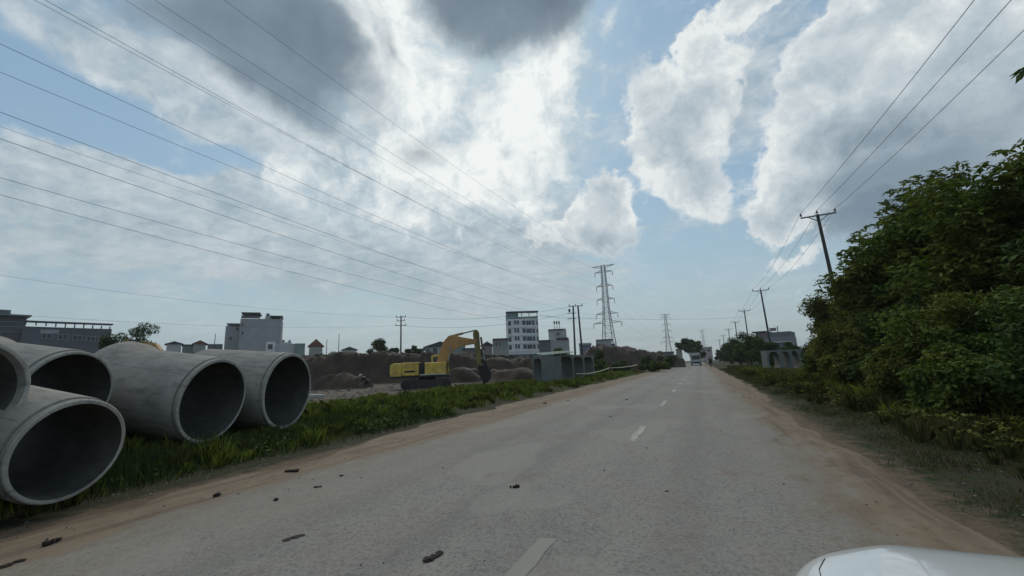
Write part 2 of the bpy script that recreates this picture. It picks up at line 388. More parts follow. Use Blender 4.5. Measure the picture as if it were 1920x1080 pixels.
    a = nt.mix(nt.math('MULTIPLY', nt.rng(nt.math('ADD', trk, nt.math('MULTIPLY', nt.math('SUBTRACT', big, 0.5), 0.7)), 0.05, 0.42, 0.38, 0.0, smooth=True), 0.6), a, (0.135, 0.130, 0.120))
    pt = nt.noise(nt.mapping(tc, loc=(2, 9, 0), scale=(0.9, 0.5, 1)), 0.55, 2, 0.4)
    a = nt.mix(nt.rng(pt, 0.585, 0.60, 0, 0.35), a, (0.30, 0.285, 0.25))
    # dry mud stains
    st = nt.noise(nt.mapping(tc, loc=(7, 3, 0), scale=(1, 0.5, 1)), 1.6, 8, 0.7)
    a = nt.mix(nt.rng(st, 0.58, 0.70, 0, 0.55), a, (0.19, 0.125, 0.10))
    sandc = nt.mix(nt.rng(mid, 0.3, 0.7), (0.235, 0.180, 0.125), (0.145, 0.108, 0.074))
    sandc = nt.mix(nt.math('MULTIPLY', chips, 0.3), sandc, (0.27, 0.215, 0.155))
    clump = nt.noise(tc, 7, 8, 0.75)
    sandc = nt.mix(nt.rng(clump, 0.55, 0.66, 0, 0.6), sandc, (0.085, 0.060, 0.045))
    # ruts in the right shoulder
    rut = nt.noise(nt.mapping(tc, scale=(5.0, 0.22, 1)), 1.0, 5, 0.6)
    sandc = nt.mix(nt.rng(rut, 0.52, 0.62, 0, 0.55), sandc, (0.095, 0.070, 0.052))
    xs2 = nt.math('ADD', X, nt.math('ADD', nt.math('MULTIPLY', nt.math('SUBTRACT', mid, 0.5), 1.7), nt.math('MULTIPLY', nt.math('SUBTRACT', big, 0.5), 1.8)))
    ls = nt.rng(xs2, -5.5, -6.1); rs = nt.rng(xs2, 0.95, 1.5)
    sm = nt.math('MAXIMUM', ls, rs)
    dusty = nt.math('MAXIMUM', nt.rng(xs2, -3.4, -6.0, 0, 0.45), nt.rng(xs2, 0.2, 1.3, 0, 0.4))
    a = nt.mix(dusty, a, (0.235, 0.20, 0.15))
    a = nt.mix(sm, a, sandc)
    nt.l.new(a, b.inputs['Base Color'])
    bn = nt.n.new('ShaderNodeBump'); bn.inputs['Strength'].default_value = 0.5; bn.inputs['Distance'].default_value = 0.012
    nt.l.new(nt.math('ADD', nt.noise(tc, 70, 4, 0.7), nt.math('MULTIPLY', nt.noise(tc, 6, 6, 0.7), 1.5)), bn.inputs['Height']); nt.l.new(bn.outputs[0], b.inputs['Normal'])
    ysr = np.unique(np.r_[np.arange(-20, 40, 0.25), np.arange(40, 120, 2.0), np.arange(120, 1500, 20.0)])
    V = []; cols = 26
    for y in ysr:
        xl = -7.15 - 0.75*float(ss(y, 5, 13)) + 0.55*float(vn(y, 3.3, 1.3)) + 0.3*float(vn(y, 9.1, 0.5))
        xr = 2.15 + 0.35*float(vn(y, 40.2, 1.6)) + 0.15*float(vn(y, 12.7, 0.5)) + 0.6*float(ss(y, 10, 30))
        for c in range(cols):
            t = c/(cols-1); x = xl+(xr-xl)*t
            z = 0.004
            if x > 1.1: z += 0.030*float(ss(x, 1.1, 1.5))*(0.5+1.2*float(vn(x*3.0, y, 0.9)))
            if x < -6.0: z += 0.025*float(ss(-x, 6.0, 6.4))*(0.5+1.2*float(vn(x*2.0, y, 0.7)))
            if c in (0, cols-1): z = -0.03
            V.append((x, y, z))
    n = len(ysr); i = np.arange(n*cols).reshape(n, cols)
    F = np.c_[i[:-1,:-1].ravel(), i[:-1,1:].ravel(), i[1:,1:].ravel(), i[1:,:-1].ravel()]
    r = npmesh('road', V, F, m); tag(r, kind='structure'); r.data.shade_smooth()
    # centre dashes, worn
    m = bpy.data.materials.new('worn_paint'); m.use_nodes = True; nt = NT(m.node_tree); b = nt.n['Principled BSDF']; b.inputs['Roughness'].default_value = 0.8
    tc = nt.n.new('ShaderNodeTexCoord').outputs['Object']
    f = nt.rng(nt.noise(tc, 9, 8, 0.8), 0.42, 0.56)
    sep = nt.n.new('ShaderNodeSeparateXYZ'); nt.l.new(tc, sep.inputs[0])
    fade = nt.rng(sep.outputs[1], 6, 8, 0.96, 0.15)
    nt.l.new(nt.mix(nt.math('MAXIMUM', f, fade), (0.50, 0.48, 0.43), (0.222, 0.211, 0.183)), b.inputs['Base Color'])
    mb = MB()
    ys = [1.9, 9.2] + [9.2+7.35*k for k in range(1, 60)]
    for y in ys:
        L = 2.1; w = 0.075; k = 8; P = []
        for j in range(k+1):
            yy = y+L*j/k; P += [(-1.45-w+random.uniform(-.012, .012), yy, 0.008), (-1.45+w+random.uniform(-.012, .012), yy, 0.008)]
        mb.add(P, [(2*j, 2*j+1, 2*j+3, 2*j+2) for j in range(k)])
    o = mb.build('road_markings', m); tag(o, kind='structure')
setting()

# ------------------------------------------------------------------ concrete pipes
def concrete_mat(name, c, c2, streak=(0.10, 0.10, 0.095)):
    m = bpy.data.materials.new(name); m.use_nodes = True; nt = NT(m.node_tree); b = nt.n['Principled BSDF']
    b.inputs['Roughness'].default_value = 0.9; b.inputs['Specular IOR Level'].default_value = 0.2
    tc = nt.n.new('ShaderNodeTexCoord').outputs['Object']
    n1 = nt.noise(tc, 1.3, 8, 0.65); n2 = nt.noise(nt.mapping(tc, scale=(1.2, 6, 6)), 1.6, 7, 0.65); n3 = nt.noise(tc, 30, 5, 0.7)
    col = nt.mix(nt.rng(n1, 0.3, 0.7), c, c2)
    col = nt.mix(nt.rng(n2, 0.50, 0.72, 0, 0.7), col, streak)
    col = nt.mix(nt.rng(n3, 0.52, 0.70, 0, 0.4), col, (0.12, 0.115, 0.105))
    nt.l.new(col, b.inputs['Base Color'])
    bn = nt.n.new('ShaderNodeBump'); bn.inputs['Strength'].default_value = 0.35; bn.inputs['Distance'].default_value = 0.012
    nt.l.new(nt.noise(tc, 16, 8, 0.7), bn.inputs['Height']); nt.l.new(bn.outputs[0], b.inputs['Normal'])
    return m
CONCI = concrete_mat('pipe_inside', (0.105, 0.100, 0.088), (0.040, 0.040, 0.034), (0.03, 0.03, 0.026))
CONC = concrete_mat('pipe_concrete', (0.370, 0.350, 0.315), (0.235, 0.222, 0.200), (0.11, 0.10, 0.088))
CONCR = concrete_mat('pipe_rim', (0.47, 0.45, 0.405), (0.27, 0.255, 0.23))
CONC2 = concrete_mat('culvert_concrete', (0.205, 0.215, 0.20), (0.13, 0.14, 0.13))

def pipe(c, R, az, tilt, L, bell, label, wall=0.10, spigot=True):
    t = R*wall/0.9 if wall < 0.2 else wall
    a, ti = R_(az), R_(tilt)
    m = Matrix.Translation(Vector(c)) @ Matrix.Rotation(a, 4, 'Z') @ Matrix.Rotation(ti, 4, 'Y')
    root = empty('concrete_pipe'); root.matrix_world = m
    ri = R-t
    prof = []
    if spigot:   # grooved spigot end towards the road
        prof += [(-0.002, ri+0.012), (0.0, ri+0.02), (0.0, R-0.035), (-0.012, R-0.022), (-0.075, R-0.022), (-0.078, R-0.045), (-0.11, R-0.045), (-0.113, R-0.006), (-0.15, R)]
    else:
        prof += [(-0.004, ri+0.02), (0.0, ri+0.035), (0.0, R-0.03), (-0.012, R-0.008), (-0.03, R)]
    prof += [(-0.5*L, R), (-L+0.55, R)]
    if bell: prof += [(-L+0.38, R*1.02), (-L+0.25, R*1.11), (-L+0.05, R*1.125), (-L, R*1.10), (-L, R*1.03), (-L+0.10, R*1.0), (-L+0.12, ri)]
    else: prof += [(-L+0.02, R), (-L, R-0.02), (-L, ri)]
    k0 = len(prof)
    prof += [(-0.6*L, ri), (-0.1, ri)]
    n = 72
    bd = MB().lathe(prof, n=n, closed=True).build('barrel', CONC, root, smooth=35)
    bd.data.materials.append(CONCI)          # inner wall, colour darkened to stand in for the shade inside
    bd.data.materials.append(CONCR)          # paler cast rim
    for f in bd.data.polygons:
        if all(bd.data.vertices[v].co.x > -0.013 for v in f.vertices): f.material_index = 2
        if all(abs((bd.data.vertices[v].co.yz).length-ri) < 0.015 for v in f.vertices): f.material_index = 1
    for a_ in (52, 232):
        sm = MB(); m2 = Matrix.Rotation(R_(a_), 4, 'X')
        sm.add([m2 @ Vector(p) for p in ((-.17, -.006, R-.004), (-.17, .006, R-.004), (-.17, 0, R+.005), (-L+.6, -.006, R-.004), (-L+.6, .006, R-.004), (-L+.6, 0, R+.005))], [(0, 1, 2), (3, 5, 4), (0, 2, 5, 3), (1, 4, 5, 2), (0, 3, 4, 1)])
        sm.add([], []).build('casting_seam', CONC, root)
    tag(root, label, 'pipe', 'concrete drainage pipes on the left verge')
    return root
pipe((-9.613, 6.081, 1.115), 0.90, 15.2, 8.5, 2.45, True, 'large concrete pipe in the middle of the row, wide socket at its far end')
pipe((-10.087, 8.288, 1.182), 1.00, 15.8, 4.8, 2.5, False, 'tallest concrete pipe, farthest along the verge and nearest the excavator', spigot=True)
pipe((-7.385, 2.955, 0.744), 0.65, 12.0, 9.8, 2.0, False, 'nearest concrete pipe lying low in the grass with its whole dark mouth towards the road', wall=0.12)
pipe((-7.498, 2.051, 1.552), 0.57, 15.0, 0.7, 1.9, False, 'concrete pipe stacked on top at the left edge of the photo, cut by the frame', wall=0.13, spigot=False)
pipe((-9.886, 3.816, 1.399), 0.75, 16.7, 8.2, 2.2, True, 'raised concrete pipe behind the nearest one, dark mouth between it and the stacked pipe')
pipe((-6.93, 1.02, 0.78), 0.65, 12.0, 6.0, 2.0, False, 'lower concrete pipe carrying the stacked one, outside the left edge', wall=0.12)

# ------------------------------------------------------------------ foliage
def leafmat(name, c, c2, scale=1.5, island=0.45, transl=0.0):
    m = bpy.data.materials.new(name); m.use_nodes = True; nt = NT(m.node_tree); b = nt.n['Principled BSDF']
    b.inputs['Roughness'].default_value = 0.85; b.inputs['Specular IOR Level'].default_value = 0.08
    tc = nt.n.new('ShaderNodeTexCoord').outputs['Object']
    g = nt.n.new('ShaderNodeNewGeometry')
    col = nt.mix(nt.rng(nt.noise(tc, scale, 4, 0.6), 0.36, 0.64), c, c2)
    col = nt.mix(1.0, col, nt.rng(g.outputs['Random Per Island'], 0, 1, 1-island, 1+island), 'MULTIPLY')
    nt.l.new(col, b.inputs['Base Color'])
    if transl:
        tr = nt.n.new('ShaderNodeBsdfTranslucent'); nt.l.new(nt.mix(1.0, col, (1.1, 1.25, 0.5), 'MULTIPLY'), tr.inputs[0])
        mx = nt.n.new('ShaderNodeMixShader'); mx.inputs[0].default_value = transl
        nt.l.new(b.outputs[0], mx.inputs[1]); nt.l.new(tr.outputs[0], mx.inputs[2])
        nt.l.new(mx.outputs[0], nt.n['Material Output'].inputs[0])
    return m
LEAF = leafmat('leaf_dark', (0.070, 0.118, 0.028), (0.145, 0.152, 0.036), 0.8, 0.5, 0.22)
LEAF2 = leafmat('leaf_olive', (0.165, 0.160, 0.040), (0.075, 0.100, 0.026), 1.2, 0.5, 0.22)
LEAF3 = leafmat('leaf_deep', (0.042, 0.078, 0.026), (0.085, 0.112, 0.034), 0.6, 0.5, 0.15)
LEAFY = leafmat('leaf_yellow', (0.160, 0.145, 0.035), (0.075, 0.100, 0.028), 1.2, 0.5, 0.25)
BARK = mat('bark', (0.09, 0.075, 0.06), (0.05, 0.04, 0.032), 6, bump=0.6)

def rand_dirs(n):
    v = rng.normal(size=(n, 3)); return v/np.linalg.norm(v, axis=1)[:, None]
def leaves_at(P, size, droop=0.5, per=1, aspect=0.42, up=0.6):
    """palmate or single leaves: P (n,3) stalk ends; returns V,F with a folded diamond per leaf"""
    n = len(P); D = []
    base_az = rng.random(n)*2*np.pi
    Vs = []
    for k in range(per):
        az = base_az + (2*np.pi*k/per) + rng.normal(size=n)*0.25
        el = -droop + rng.normal(size=n)*0.35
        d = np.c_[np.cos(az)*np.cos(el), np.sin(az)*np.cos(el), np.sin(el)]
        s = size*(0.65+0.7*rng.random(n))[:, None]
        side = np.cross(d, np.array([0, 0, 1.0])); side /= np.linalg.norm(side, axis=1)[:, None]+1e-6
        roll = rng.normal(size=n)[:, None]*0.5
        nn = np.cross(side, d); side = side*np.cos(roll)+nn*np.sin(roll)
        a = P; c = P + d*s; m = P + d*s*0.45
        Vs.append(np.stack([a, m+side*s*aspect*0.5, c, m-side*s*aspect*0.5], 1).reshape(-1, 3))
    V = np.concatenate(Vs); F = np.arange(len(V)).reshape(-1, 4)
    return V, F
def crown_points(lobes, n, shell=0.65, flat=0.0):
    """points on the upper shells of many small lobes"""
    L = np.array(lobes); w = (L[:, 3]*L[:, 5]); w = w/w.sum()
    idx = rng.choice(len(L), n, p=w); d = rand_dirs(n)
    r = np.where(rng.random(n) < shell, 0.82+0.22*rng.random(n), rng.random(n)**0.5)
    P = L[idx, :3] + d*r[:, None]*L[idx, 3:6]
    return P
def sublobes(center, rad, k, rs=(0.18, 0.40)):
    out = []
    for _ in range(k):
        d = rand_dirs(1)[0]; rr = random.uniform(0.45, 0.92); s = random.uniform(*rs)
        c = np.array(center)+d*rr*np.array(rad)
        m = min(rad)*s*1.25
        out.append((c[0], c[1], c[2], m, m, m*0.72))
    return out
def tree(name, base, height, rad, label, lm, group=None, nleaf=8000, per=1, lsize=0.12, droop=0.5, k=26, trunk_h=0.35, cat='tree', crown_low=0.25, trunk_r=None, lean=(0, 0), limbs=6, fillers=True, aspect=.42):
    bx, by, bz = base
    root = empty(name, (bx, by, bz))
    czl = height*crown_low; cz = (czl+height*1.05)/2; rz = (height*1.05-czl)/2
    rx, ry = rad
    lobes = sublobes((lean[0], lean[1], cz), (rx*0.95, ry*0.95, rz*0.95), k)
    P = crown_points(lobes, nleaf)
    P = P[P[:, 2] > 0.05]
    V, F = leaves_at(P, lsize, droop, per, aspect)
    if fillers:
        Q = crown_points(lobes, nleaf*(2 if per > 1 else 1), shell=0.0)*np.array([.88, .88, .96]); Q = Q[Q[:, 2] > 0.05]
        V2, F2 = leaves_at(Q, lsize*1.25, 0.3, 1, 0.6)
        F = np.r_[F, F2+len(V)]; V = np.r_[V, V2]
    npmesh('crown', V, F, lm, root)
    tr = trunk_r or max(0.05, height*0.02)
    mb = MB(); fork = max(czl*0.9, height*trunk_h*0.6)
    mb.tube([(0, 0, -0.15), (lean[0]*.2, lean[1]*.2, fork*0.5), (lean[0]*.5, lean[1]*.5, fork), (lean[0]*0.9, lean[1]*.9, height*0.82)], [tr*1.3, tr, tr*0.85, tr*0.2], 8)
    for i in range(limbs):
        c = lobes[i*len(lobes)//limbs]
        s = (lean[0]*.5, lean[1]*.5, fork*random.uniform(0.75, 1.1))
        mid = ((s[0]+c[0])*0.5+random.uniform(-.1, .1), (s[1]+c[1])*.5, (s[2]+c[2])*0.5+0.08*height)
        mb.tube([s, mid, c[:3]], [tr*0.55, tr*0.35, tr*0.12], 6)
    mb.build('trunk', BARK, root, smooth=True)
    tag(root, label, cat, group)
    return root

def px_tree(px, ytop, dep, wpx, label, lm, ybase=None, **kw):
    """tree whose top stands at photo pixel (px, ytop) at level distance dep"""
    t = at(px, ytop, dep); b = at(px, 690, dep); w = wpx*dep/FPX/2
    z0 = float(gz(b[0], b[1])); 
    name = kw.pop('name', 'tree'); ry = kw.pop('ry', w)
    return tree(name, (t[0], t[1], z0), t[2]-z0, (w, ry), label, lm, **kw)

GT = 'trees and bushes along the right verge'
def right_trees():
    px_tree(1905, 262, 12.0, 400, 'tallest broadleaf tree at the right edge, crown rising out of the frame side', LEAF, nleaf=6500, per=6, lsize=0.19, droop=0.45, k=60, crown_low=0.12, group=GT, ry=2.6, aspect=.4)
    px_tree(1760, 318, 15.5, 300, 'tall dark broadleaf tree left of the tallest one, drooping leaves on its sloping top', LEAF, nleaf=5200, per=6, lsize=0.20, droop=0.45, k=52, crown_low=0.10, group=GT, ry=2.6)
    px_tree(1655, 425, 18.5, 230, 'mid height broadleaf tree with sky showing through its leaves near the utility pole', LEAF, nleaf=3000, per=6, lsize=0.22, droop=0.45, k=44, crown_low=0.10, group=GT, ry=2.4)
    px_tree(1612, 478, 19.5, 120, 'small leafy tree just right of the nearest utility pole', LEAF3, nleaf=1500, per=6, lsize=0.2, droop=0.45, k=22, crown_low=0.12, group=GT)
    px_tree(1565, 528, 24.0, 130, 'clipped looking yellowish green bush in front of the nearest utility pole', LEAFY, name='bush', cat='bush', nleaf=9000, lsize=0.17, k=26, crown_low=0.03, group=GT)
    px_tree(1545, 585, 27.0, 96, 'feathery dark bush with arching leaves left of the nearest utility pole', LEAF3, name='bush', cat='bush', nleaf=6500, lsize=0.32, aspect=.16, droop=.1, k=20, crown_low=0.03, group=GT)
    px_tree(1532, 632, 30.0, 66, 'low bush with loose twigs reaching over the right hand culvert boxes', LEAF3, name='bush', cat='bush', nleaf=5000, lsize=0.18, k=20, crown_low=0.03, group=GT)
    # undergrowth in front of the trees
    ul = [((6.2, 10.2), 2.9, 1.6, 'dark bush at the right edge below the tallest tree', LEAF3),
          ((5.1, 12.2), 1.5, 1.0, 'low dense bush near the verge, second along from the right edge', LEAF),
          ((6.3, 14.2), 3.1, 1.6, 'tall bush under the gap between the two tallest trees', LEAF),
          ((5.2, 15.6), 1.7, 1.1, 'olive bush in the middle of the undergrowth below the sloping treetop', LEAF2),
          ((6.2, 18.0), 3.0, 1.5, 'tall dark bush behind the olive one in the undergrowth', LEAF3),
          ((5.3, 19.8), 1.9, 1.2, 'olive green bush below the mid height tree', LEAF2),
          ((5.8, 22.6), 2.7, 1.4, 'leafy bush standing forward of the small tree by the pole', LEAF2),
          ((6.0, 26.0), 2.0, 1.4, 'dark bush behind the yellowish grass tufts', LEAF),
          ((6.4, 8.0), 3.0, 1.7, 'dark leafy bush just beyond the right edge of the frame', LEAF3)]
    for (x, y), h, r, lab, lm in ul:
        tree('bush', (x, y, float(gz(x, y))), h, (r, r*1.15), lab, lm, group=GT, nleaf=9000, lsize=0.115, k=30, crown_low=0.02, trunk_r=0.03, cat='bush')
    for (x, y), h, r, lab in [((9.5, 14.0), 5.2, 2.6, 'dark tree filling the gap behind the tallest tree'), ((10.0, 20.5), 4.6, 2.6, 'dark tree standing behind the sloping treetop'), ((9.0, 27.0), 4.0, 2.2, 'dark tree behind the yellowish bush at the pole')]:
        tree('tree', (x, y, 0.1), h, (r, r), lab, LEAF3, group=GT, nleaf=6000, lsize=0.2, per=1, k=30, crown_low=0.05)
    # leaves of a near branch hanging into the frame at upper right
    root = empty('tree', (6.3, 4.3, 0.1)); P = []
    tip = np.array(at(1921, 130, 4.6)) - np.array([6.3, 4.3, 0.1])
    mb = MB().tube([(0, 0, -0.1), (0.1, 0.1, 2.0), (0.0, 0.3, 4.0)], [0.13, 0.1, 0.05], 8)
    mb.tube([(0.05, 0.2, 3.2), ((tip[0])*0.5, (tip[1])*.5+.1, 4.2), tip], [0.05, 0.03, 0.01], 6).build('trunk', BARK, root, smooth=True)
    lob = sublobes((1.0, 0, 4.4), (1.2, 1.2, 1.0), 12)
    P = crown_points(lob, 900); P = np.r_[P, tip+rng.normal(size=(3, 3))*np.array([0.02, 0.03, 0.03])]
    V, F = leaves_at(P, 0.13, 0.5, 5); npmesh('crown', V, F, LEAF3, root)
    tag(root, 'tree with only a leaf tip hanging into the upper right of the frame', 'tree', GT)
    # far hedge line towards the vanishing point
    hd = [(1425, 628, 66, 70), (1400, 622, 80, 60), (1382, 632, 95, 48), (1366, 640, 115, 36), (1354, 650, 140, 26), (1347, 658, 175, 18)]
    for i, (px, yt, dep, w) in enumerate(hd):
        lab = ['nearest rounded tree of the far hedge, beside the second utility pole', 'tallest rounded tree of the far hedge', 'third tree of the far hedge counted from the culvert boxes',
               'fourth tree of the far hedge counted from the culvert boxes', 'fifth, low tree of the far hedge, where it slopes to the road', 'last low tree of the far hedge at the road end'][i]
        px_tree(px, yt, dep, w, lab, LEAF3, nleaf=5000, lsize=0.3, k=22, crown_low=0.03, group='dark hedge trees at the far right of the road')
right_trees()

def far_trees():
    g = 'trees among the far houses'
    px_tree(1291, 633, 150, 52, 'broad umbrella shaped dark tree at the end of the road above the bus', LEAF3, nleaf=9000, lsize=0.55, k=26, crown_low=0.42, group=g)
    px_tree(1310, 642, 140, 26, 'dark tree half behind the bus at the road end', LEAF3, nleaf=3500, lsize=0.5, k=14, crown_low=0.2, group=g)
    px_tree(262, 600, 62, 62, 'loose open tree with ragged branches behind the pipes', LEAF3, nleaf=2600, lsize=0.36, k=17, fillers=False, crown_low=0.45, group=g)
    px_tree(215, 628, 60, 60, 'low ragged bush at the foot of the loose open tree', LEAF3, nleaf=3000, lsize=0.3, k=16, crown_low=0.1, group=g, name='bush', cat='bush')
    px_tree(240, 622, 63, 34, 'small round crowned tree beside the loose open tree', LEAF3, nleaf=1800, lsize=0.34, k=12, crown_low=0.2, group=g)
    px_tree(722, 632, 110, 50, 'dark bushy tree left of the free standing pole', LEAF3, nleaf=5000, lsize=0.5, k=16, crown_low=0.15, group=g)
    px_tree(744, 639, 108, 22, 'narrow dark tree at the foot of the free standing pole', LEAF3, nleaf=2200, lsize=0.45, k=10, crown_low=0.15, group=g)
    px_tree(773, 643, 115, 30, 'dark tree right of the free standing pole, before the long roof', LEAF3, nleaf=2500, lsize=0.5, k=10, crown_low=0.15, group=g)
    px_tree(618, 651, 120, 60, 'low dark trees clump right of the red gable house', LEAF3, nleaf=3500, lsize=0.5, k=14, crown_low=0.1, group=g)
    px_tree(690, 655, 125, 34, 'low dark bush left of the dark bushy tree', LEAF3, nleaf=2000, lsize=0.5, k=10, crown_low=0.1, group=g, name='bush', cat='bush')
    px_tree(540, 655, 95, 60, 'dark low bush below the small white house', LEAF3, nleaf=2500, lsize=0.4, k=12, crown_low=0.05, group=g, name='bush', cat='bush')
    px_tree(900, 648, 120, 22, 'dark tree behind the excavator arm', LEAF3, nleaf=2000, lsize=0.5, k=10, crown_low=0.1, group=g)
    px_tree(1047, 650, 95, 34, 'fresh green tree in front of the grey tower house', LEAF, nleaf=2500, lsize=0.4, k=12, crown_low=0.1, group=g)
    px_tree(1115, 652, 75, 28, 'dark bush between the twin pole and the earth mound', LEAF3, nleaf=2600, lsize=0.32, k=12, crown_low=0.05, group=g, name='bush', cat='bush')
    px_tree(1218, 668, 70, 46, 'low green bush at the right end of the earth mound', LEAF3, nleaf=3000, lsize=0.3, k=12, crown_low=0.02, group=g, name='bush', cat='bush')
    px_tree(1245, 664, 85, 50, 'dark low bush below the second pylon', LEAF3, nleaf=3000, lsize=0.32, k=12, crown_low=0.02, group=g, name='bush', cat='bush')
    px_tree(1205, 655, 100, 30, 'small dark tree on the skyline just right of the earth mound', LEAF3, nleaf=1800, lsize=0.4, k=10, crown_low=0.1, group=g)
    px_tree(1228, 657, 130, 34, 'small dark tree on the skyline left of the second pylon', LEAF3, nleaf=1800, lsize=0.5, k=10, crown_low=0.1, group=g)
    px_tree(1128, 674, 62, 30, 'low green bush in front of the brown mound, left end', LEAF, nleaf=2200, lsize=0.24, k=12, crown_low=0.02, group=g, name='bush', cat='bush')
    px_tree(1165, 676, 68, 40, 'low dark bush in front of the brown mound, above the farther pale pipe', LEAF3, nleaf=2600, lsize=0.25, k=12, crown_low=0.02, group=g, name='bush', cat='bush')
    px_tree(1235, 674, 66, 36, 'low leafy bush at the road verge beyond the pale pipes', LEAF, nleaf=2400, lsize=0.22, k=12, crown_low=0.02, group=g, name='bush', cat='bush')
    px_tree(1268, 665, 110, 40, 'dark low trees where the left verge meets the umbrella shaped tree', LEAF3, nleaf=2500, lsize=0.4, k=12, crown_low=0.02, group=g)
far_trees()

# ------------------------------------------------------------------ grass and weeds
def blades(name, n, region, hfun, width, m, kind_label=None, dens=None):
    x0, x1, y0, y1 = region
    # more blades near the camera
    u = rng.random(n); y = y0+(y1-y0)*u**1.7; x = x0+(x1-x0)*rng.random(n)
    if dens is not None:
        k = rng.random(n) < dens(x, y); x = x[k]; y = y[k]
    z = gz(x, y)-0.01; d = np.sqrt(x*x+y*y)
    h = hfun(x, y)*(0.5+0.9*rng.random(len(x)))
    w = width*(1+d/14.0)
    az = rng.random(len(x))*2*np.pi; lean = rng.random(len(x))*0.7
    la = rng.random(len(x))*2*np.pi
    B = np.c_[x, y, z]; S = np.c_[np.cos(az), np.sin(az), np.zeros_like(az)]*(w/2)[:, None]
    T = B+np.c_[np.cos(la)*lean*h, np.sin(la)*lean*h, h*np.sqrt(1-0.5*lean**2)]
    V = np.stack([B-S, B+S, T], 1).reshape(-1, 3); F = np.arange(len(V)).reshape(-1, 3)
    o = npmesh(name, V, F, m); return o
def weeds():
    GR = leafmat('grass_green', (0.185, 0.220, 0.040), (0.085, 0.100, 0.028), 0.9, 0.5, 0.2)
    GD = leafmat('grass_dark', (0.034, 0.058, 0.018), (0.060, 0.080, 0.024), 0.9, 0.5, 0.1)
    GY = leafmat('grass_dry', (0.105, 0.100, 0.038), (0.050, 0.058, 0.022), 0.9, 0.5, 0.15)
    def dl(x, y):
        e = -8.0-0.7*ss(y, 5, 13)+1.2*vn(x, y, 1.1)+0.5*vn(x, y, .4)
        inner = ss(-x, -e-0.25, -e+0.35); outer = 1-ss(-x, 14.5+0.06*y, 16.5+0.08*y)
        return inner*outer*np.clip(0.75+1.6*vn(x, y, 1.5)+0.9*vn(x+9, y, 0.6), 0.04, 1)
    def hl(x, y): return 0.09+0.26*np.clip(vn(x, y, 1.6)+0.35, 0, 1)**1.5+0.10*np.clip(vn(x+7, y, .5), 0, 1)+0.06*np.clip(y/30, 0, 1)
    o = blades('grass', 260000, (-22, -7.0, 0.5, 75), hl, 0.010, GR, dens=lambda x, y: dl(x, y)*np.where(y < 9, np.where(x < -9.0, 0.35, 0.9), 1.0)); tag(o, 'bright green grass growing on the left verge', 'grass', kind='stuff')
    o = blades('grass', 130000, (-16, -7.3, 0.0, 14), lambda x, y: 0.10+0.12*np.clip(vn(x, y, 0.9)+0.5, 0, 1), 0.012, GD, dens=lambda x, y: ss(-x, 7.9, 9.0)*np.clip(0.8+1.3*vn(x+3, y, 1.0), 0, 1)); tag(o, 'dark low grass at the foot of the concrete pipes', 'grass', kind='stuff')
    o = blades('grass', 330000, (2.0, 8.0, 2.0, 75), lambda x, y: 0.045+0.30*ss(x, 3.4, 5.5)*np.clip(vn(x, y, 1.4)+0.6, 0, 1)+0.02*np.clip(y/20, 0, 4), 0.008, GY, dens=lambda x, y: ss(x+0.8*vn(x, y, 1.0), 2.4, 3.2)*np.clip(0.75+1.5*vn(x+5, y, 0.9), 0.05, 1)); tag(o, 'short dry olive grass on the right verge', 'grass', kind='stuff')
    o = blades('grass', 60000, (4.2, 11, 28, 90), lambda x, y: 0.16+0.25*np.clip(vn(x, y, 3)+0.5, 0, 1), 0.010, GY, dens=lambda x, y: np.clip(0.7+1.3*vn(x+5, y, 3), 0.05, 1)); tag(o, 'olive grass before the right hand culvert boxes', 'grass', kind='stuff')
    o = blades('grass', 30000, (-10.6, -8.0, 2.0, 11), lambda x, y: 0.16+0.26*np.clip(vn(x+2, y, 0.6)+0.5, 0, 1), 0.014, GD, dens=lambda x, y: np.exp(-((x+8.35+0.17*y)/0.42)**2)*np.clip(0.6+1.8*vn(x, y, 0.7), 0, 1)); tag(o, 'taller dark grass growing up against the mouths of the concrete pipes', 'grass', kind='stuff')
    def tufts(n, region, m, hh, dens, lab):
        x0, x1, y0, y1 = region; cx = x0+(x1-x0)*rng.random(n); cy = y0+(y1-y0)*rng.random(n)**1.5
        k = rng.random(n) < dens(cx, cy); cx = cx[k]; cy = cy[k]; per = 46
        H = hh*(0.5+rng.random(len(cx)))*(0.6+0.9*np.clip(vn(cx, cy, 2.5)+.5, 0, 1))
        X = np.repeat(cx, per); Y = np.repeat(cy, per); Hh = np.repeat(H, per); N = len(X)
        r = np.abs(rng.normal(size=N))*0.35*Hh; a = rng.random(N)*2*np.pi
        bx = X+np.cos(a)*r*.5; by = Y+np.sin(a)*r*.5; h = Hh*(0.45+0.6*rng.random(N)); ln = 0.2+0.6*rng.random(N)
        d = np.sqrt(X*X+Y*Y); w = 0.007*(1+d/12)
        sa = rng.random(N)*2*np.pi; S = np.c_[np.cos(sa), np.sin(sa), 0*sa]*(w)[:, None]
        B = np.c_[bx, by, gz(bx, by)-.01]; Mi = B+np.c_[np.cos(a)*ln*h*.3, np.sin(a)*ln*h*.3, h*.62]; T = B+np.c_[np.cos(a)*ln*h, np.sin(a)*ln*h, h*(1-.35*ln)]
        V = np.stack([B-S, B+S, Mi+S*.7, T, Mi-S*.7], 1).reshape(-1, 3); F = np.arange(len(V)).reshape(-1, 5)
        o = npmesh('grass_tufts', V, F, m); tag(o, lab, 'grass', kind='stuff')
    tufts(1500, (-17, -8.0, 2.5, 60), GR, 0.34, lambda x, y: np.clip(dl(x, y)*1.3, 0, 1), 'taller bright green grass tufts on the left verge')
    tufts(700, (-14, -8.0, 2.5, 50), GY, 0.26, lambda x, y: np.clip(dl(x, y)*1.3, 0, 1), 'dry brownish grass tufts on the left verge')
